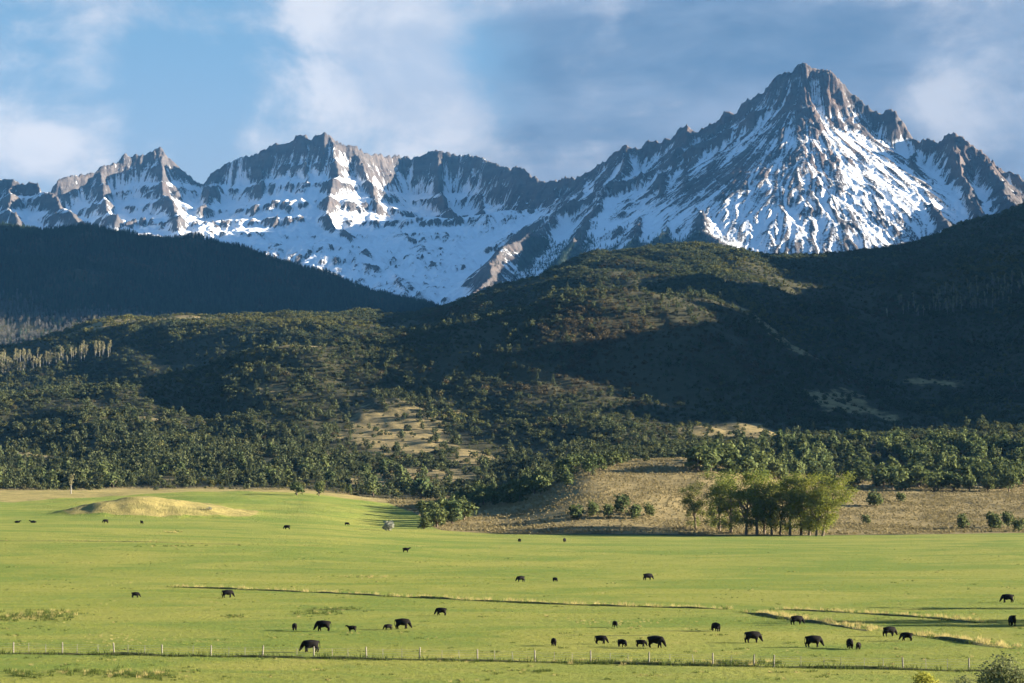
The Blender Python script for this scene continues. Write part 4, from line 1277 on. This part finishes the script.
# ------------------------------------------------------------------ aspens with pale trunks
def aspen(seed):
    g = np.random.default_rng(seed)
    path = [(0, 0, -0.04), (0.01 * g.normal(), 0, 0.3), (0.02 * g.normal(), 0, 0.65), (0.02 * g.normal(), 0, 0.95)]
    tv = [tube(path, [0.022, 0.018, 0.012, 0.003], 5)]
    for i in range(4):
        a = g.random() * 6.28; h = 0.45 + 0.35 * g.random()
        tv.append(tube([(0, 0, h), (0.07 * math.cos(a), 0.07 * math.sin(a), h + 0.12)], [0.006, 0.002], 3))
    lobes = [(0.05 * g.normal(), 0.05 * g.normal(), 0.55 + 0.38 * i / 4, 0.10, 0.10, 0.10) for i in range(5)]
    V, Fc, tn = leaf_cloud(lobes, 120, 0.035, g, shell=0.3)
    return tri_mesh('aspen_crown', V, Fc, [M['aspen']], {'tone': tn}), tri_mesh('aspen_trunk', *join_tubes(tv), mats=[M['pale_bark']])
ASP = [aspen(950 + i) for i in range(5)]
g6 = np.random.default_rng(77)
def aspen_stand(poly, n, h0, h1, label, group):
    poly_spots('aspen', poly, n, h0, h1, g6, 3.0)
    for s in [q for q in TREE_SPOTS if q[4] == 'aspen']:
        c, t = ASP[int(g6.integers(0, 5))]
        tree('aspen_tree', c, t, s[:3], s[3], label, 'tree', group)
    TREE_SPOTS[:] = [q for q in TREE_SPOTS if q[4] != 'aspen']
aspen_stand([(-15, 362), (35, 360), (110, 350), (110, 357), (60, 368), (-15, 378)], 95, 11, 17, 'thin pale trunked aspen in the stand on the left hillside below the sunny knoll', 'aspens on the left hillside')
aspen_stand([(905, 300), (960, 288), (1040, 275), (1040, 300), (960, 315), (880, 320)], 80, 10, 15, 'grey aspen in the shaded stand high on the right hill', 'aspens on the right hill')
p = hits(71, 494)
tree('aspen_tree', ASP[1][0], ASP[1][1], p, 20 * p.y / F, 'single leafy aspen with white trunk in front of the left wooded belt', 'tree', wide=1.4)

# ------------------------------------------------------------------ cattle
def cow_mesh(pose):
    bm = bmesh.new()
    sk = bm.verts.layers.skin.verify()
    rad = []
    def v(co, r, prev=None):
        q = bm.verts.new(co)
        rad.append((q, r))
        if prev is not None:
            bm.edges.new((prev, q))
        return q
    lie = pose == 'lying'
    dz = -0.62 if lie else 0.0
    pel = v((-0.56, 0, 0.98 + dz), (0.44, 0.44))
    loin = v((-0.22, 0, 0.92 + dz), (0.49, 0.49), pel)
    bar = v((0.10, 0, 0.90 + dz), (0.52, 0.52), loin)
    chest = v((0.42, 0, 0.94 + dz), (0.46, 0.46), bar)
    sh = v((0.68, 0, 1.00 + dz), (0.32, 0.32), chest)
    if pose == 'grazing':
        ch = [((0.85, 0, 0.80), 0.24), ((0.99, 0, 0.54), 0.15), ((1.04, 0, 0.42), 0.14), ((1.14, 0, 0.25), 0.095), ((1.19, 0, 0.16), 0.085)]
    else:
        ch = [((0.92, 0, 1.20 + dz), 0.21), ((1.10, 0, 1.36 + dz), 0.14), ((1.24, 0, 1.33 + dz), 0.14), ((1.40, 0, 1.22 + dz), 0.10), ((1.48, 0, 1.16 + dz), 0.085)]
    p = sh; head = None
    for i, (co, r) in enumerate(ch):
        p = v(co, (r, r), p)
        if i == 1:
            head = p
    hx, _, hz = ch[1][0]
    for s in (1, -1):
        e = v((hx - 0.03, 0.14 * s, hz + 0.05), (0.055, 0.035), head)
        v((hx - 0.06, 0.30 * s, hz + 0.03), (0.05, 0.03), e)
    for s in (1, -1):
        if lie:
            a = v((0.55, 0.26 * s, 0.28), (0.14, 0.14), chest); b = v((0.78, 0.30 * s, 0.10), (0.08, 0.08), a); v((0.50, 0.33 * s, 0.06), (0.06, 0.06), b)
            a = v((-0.50, 0.32 * s, 0.28), (0.18, 0.18), pel); b = v((-0.20, 0.42 * s, 0.10), (0.09, 0.09), a); v((-0.55, 0.48 * s, 0.06), (0.06, 0.06), b)
        else:
            st = 0.10 * s if pose != 'standing' else 0.05 * s
            a = v((0.44, 0.22 * s, 0.60), (0.20, 0.18), chest); b = v((0.45 + st * 0.5, 0.22 * s, 0.36), (0.11, 0.105), a); c = v((0.43 + st, 0.22 * s, 0.12), (0.08, 0.078), b); v((0.46 + st, 0.22 * s, 0.03), (0.09, 0.085), c)
            a = v((-0.56, 0.22 * s, 0.64), (0.26, 0.22), pel); b = v((-0.74 - st, 0.22 * s, 0.40), (0.12, 0.11), a); c = v((-0.68 - st, 0.22 * s, 0.13), (0.082, 0.078), b); v((-0.63 - st, 0.22 * s, 0.03), (0.09, 0.085), c)
    a = v((-0.93, 0, 1.20 - (0.85 if lie else 0)), (0.06, 0.06), pel); b = v((-1.0, 0, 0.90 - (0.8 if lie else 0)), (0.028, 0.028), a)
    if not lie:
        c = v((-1.01, 0.02, 0.60), (0.03, 0.03), b); v((-1.0, 0.02, 0.42), (0.04, 0.04), c)
    for q, r in rad:
        q[sk].radius = r
        q[sk].use_root = q is pel
    me0 = bpy.data.meshes.new('cow'); bm.to_mesh(me0); bm.free()
    tmp = bpy.data.objects.new('cow_pose', me0); COL.objects.link(tmp)
    m1 = tmp.modifiers.new('skin', 'SKIN'); m1.use_smooth_shade = True
    m2 = tmp.modifiers.new('sub', 'SUBSURF'); m2.levels = 1; m2.render_levels = 1
    dg = bpy.context.evaluated_depsgraph_get()
    me = bpy.data.meshes.new_from_object(tmp.evaluated_get(dg))
    bpy.data.objects.remove(tmp); bpy.data.meshes.remove(me0)
    me.name = 'cow_' + pose
    me.materials.clear(); me.materials.append(M['fur'])
    return me
COWM = {k: cow_mesh(k) for k in ('grazing', 'standing', 'lying')}
R_, L_, T_, A_ = 0.0, math.pi, math.radians(-90), math.radians(90)     # facing right, left, toward, away
COWS = [
    (135.6, 597.8, 9, R_, 'grazing', 1, 'small black cow grazing alone on the left, well behind the fence'),
    (227.6, 597.8, 12.5, R_, 'grazing', 1, 'black cow grazing just below the left end of the long ditch'),
    (294.6, 630.6, 6.5, A_ + 0.2, 'grazing', 0, 'black cow seen end on, left of the two grazing by the dark grass'),
    (323, 631.3, 17, L_, 'grazing', 1, 'black cow grazing to the left in front of the dark grass patch'),
    (352, 632, 11.5, L_, 'standing', 1, 'small black calf facing left right of the dark grass patch'),
    (388, 630.2, 9.5, L_, 'grazing', 1, 'black calf half hidden by the cow grazing right beside it'),
    (402.5, 629.2, 19, R_, 'grazing', 1, 'black cow grazing right with a calf at its tail'),
    (441, 615.6, 12.5, L_, 'grazing', 1, 'black cow grazing left alone between the fence and the long ditch'),
    (310.5, 652.4, 20, L_, 'grazing', 1, 'black cow grazing right behind a fence post, nearest to the fence'),
    (553.7, 646, 6.5, A_ + 0.15, 'grazing', 0, 'black cow seen from behind, alone left of the middle group of four'),
    (601, 644, 13.5, R_, 'grazing', 1, 'black cow grazing right at the left end of the middle group of four'),
    (622, 647, 11, T_ + 0.75, 'grazing', 0, 'black cow turned toward us, second from the left in the group of four'),
    (641, 647, 11.5, R_, 'grazing', 1, 'black calf grazing right, second from the right in the group of four'),
    (655.8, 648, 19.5, R_, 'grazing', 1, 'big black cow grazing right at the right end of the group of four'),
    (615, 627.5, 6.5, T_ + 0.3, 'grazing', 0, 'black cow seen end on behind the group of four'),
    (716, 631.5, 10.5, A_ + 0.5, 'grazing', 0, 'black cow seen from behind, alone right of the group of four'),
    (752.8, 643, 18.5, R_, 'grazing', 1, 'big black cow grazing right behind the paired fence posts'),
    (797, 624.8, 14.5, R_, 'grazing', 1, 'black cow standing belly deep in pale grass on a bank'),
    (813.5, 647.6, 19, R_, 'grazing', 1, 'low backed black cow grazing right near the fence, left of the end on pair'),
    (849.8, 648.7, 6.5, A_, 'grazing', 0, 'left one of two black cattle seen end on side by side'),
    (858.5, 649.5, 7.5, A_ - 0.35, 'grazing', 0, 'right one of two black cattle seen end on side by side'),
    (889.5, 636.5, 15.5, R_, 'grazing', 1, 'black cow grazing right, head to head with another on the right'),
    (906.5, 641, 13.5, L_, 'grazing', 1, 'black cow grazing left at the tip of the nearest pale bank'),
    (1007.5, 602.8, 18, L_, 'grazing', 1, 'black cow walking left near the right edge'),
    (1012.2, 626, 7, T_, 'standing', 0, 'dark cow seen end on in the shadow strip at the right edge'),
    (406, 552.4, 8.5, R_, 'standing', 1, 'small black cow standing alone below the tip of the tan knoll'),
    (520.5, 582, 9.5, L_, 'grazing', 1, 'black cow grazing left, left one of two in mid pasture'),
    (555, 581.8, 6, R_ - 0.9, 'grazing', 0, 'small black cow turned partly away, right one of two in mid pasture'),
    (648, 580.3, 12, R_, 'grazing', 1, 'black cow grazing right alone in mid pasture'),
    (519.5, 542.2, 4, A_ + 0.4, 'grazing', 0, 'tiny black cow at the far pasture edge, left one of two'),
    (564.5, 542.2, 4, T_ - 0.3, 'grazing', 0, 'tiny black cow at the far pasture edge, right one of two'),
    (287, 529.5, 8.0, L_, 'grazing', 1, 'black cow grazing in the long dark shadow on the left'),
    (347, 525.5, 5, R_, 'grazing', 1, 'small dark cow grazing in the shadow near the silver bush'),
    (17, 522.8, 7.5, R_, 'lying', 1, 'tiny black cow lying by the mound shadow at the far left edge'),
    (33.5, 522.8, 9, L_, 'lying', 1, 'tiny black cow lying left of the grassy mound, right one of two'),
    (105.5, 523.2, 6, L_, 'grazing', 1, 'tiny black cow at the front foot of the grassy mound'),
    (141.8, 524.2, 4.5, A_ + 0.6, 'standing', 0, 'tiny black cow on green grass right below the grassy mound'),
]
for u, v, w, yaw, pose, side, lab in COWS:
    p = hits(u, v)
    wm = w * p.y / F
    L = {'grazing': 2.09, 'standing': 2.4, 'lying': 2.5}[pose]
    s = wm / L if side else wm / (0.86 + 1.5 * abs(math.cos(yaw)))
    s = min(max(s, 0.55), 1.15)
    o = link('cow', COWM[pose], None, p, yaw + (random.uniform(-0.35, 0.35) if side else 0), s)
    tag(o, lab, 'cow', 'black cattle in the pasture')

# ------------------------------------------------------------------ the blue air between here and the range
def build_haze():
    bm = bmesh.new()
    bmesh.ops.create_cube(bm, size=1.0)
    x0, x1, y0, y1, z0, z1 = -6500.0, 8000.0, -60.0, 11600.0, -40.0, 2500.0
    for v in bm.verts:
        v.co = ((x0 + x1) / 2 + v.co.x * (x1 - x0), (y0 + y1) / 2 + v.co.y * (y1 - y0), (z0 + z1) / 2 + v.co.z * (z1 - z0))
    me = bpy.data.meshes.new('haze'); bm.to_mesh(me); bm.free()
    m = bpy.data.materials.new('haze'); m.use_nodes = True
    m.node_tree.nodes.clear()
    t = NT(m.node_tree)
    out = t.node('ShaderNodeOutputMaterial'); pv = t.node('ShaderNodeVolumePrincipled')
    pv.inputs['Color'].default_value = (0.14, 0.46, 1.0, 1.0)
    pv.inputs['Density'].default_value = 0.0000115
    pv.inputs['Anisotropy'].default_value = 0.0
    t.l.new(pv.outputs[0], out.inputs['Volume'])
    me.materials.append(m)
    tag(link('haze', me), kind='stuff')
build_haze()
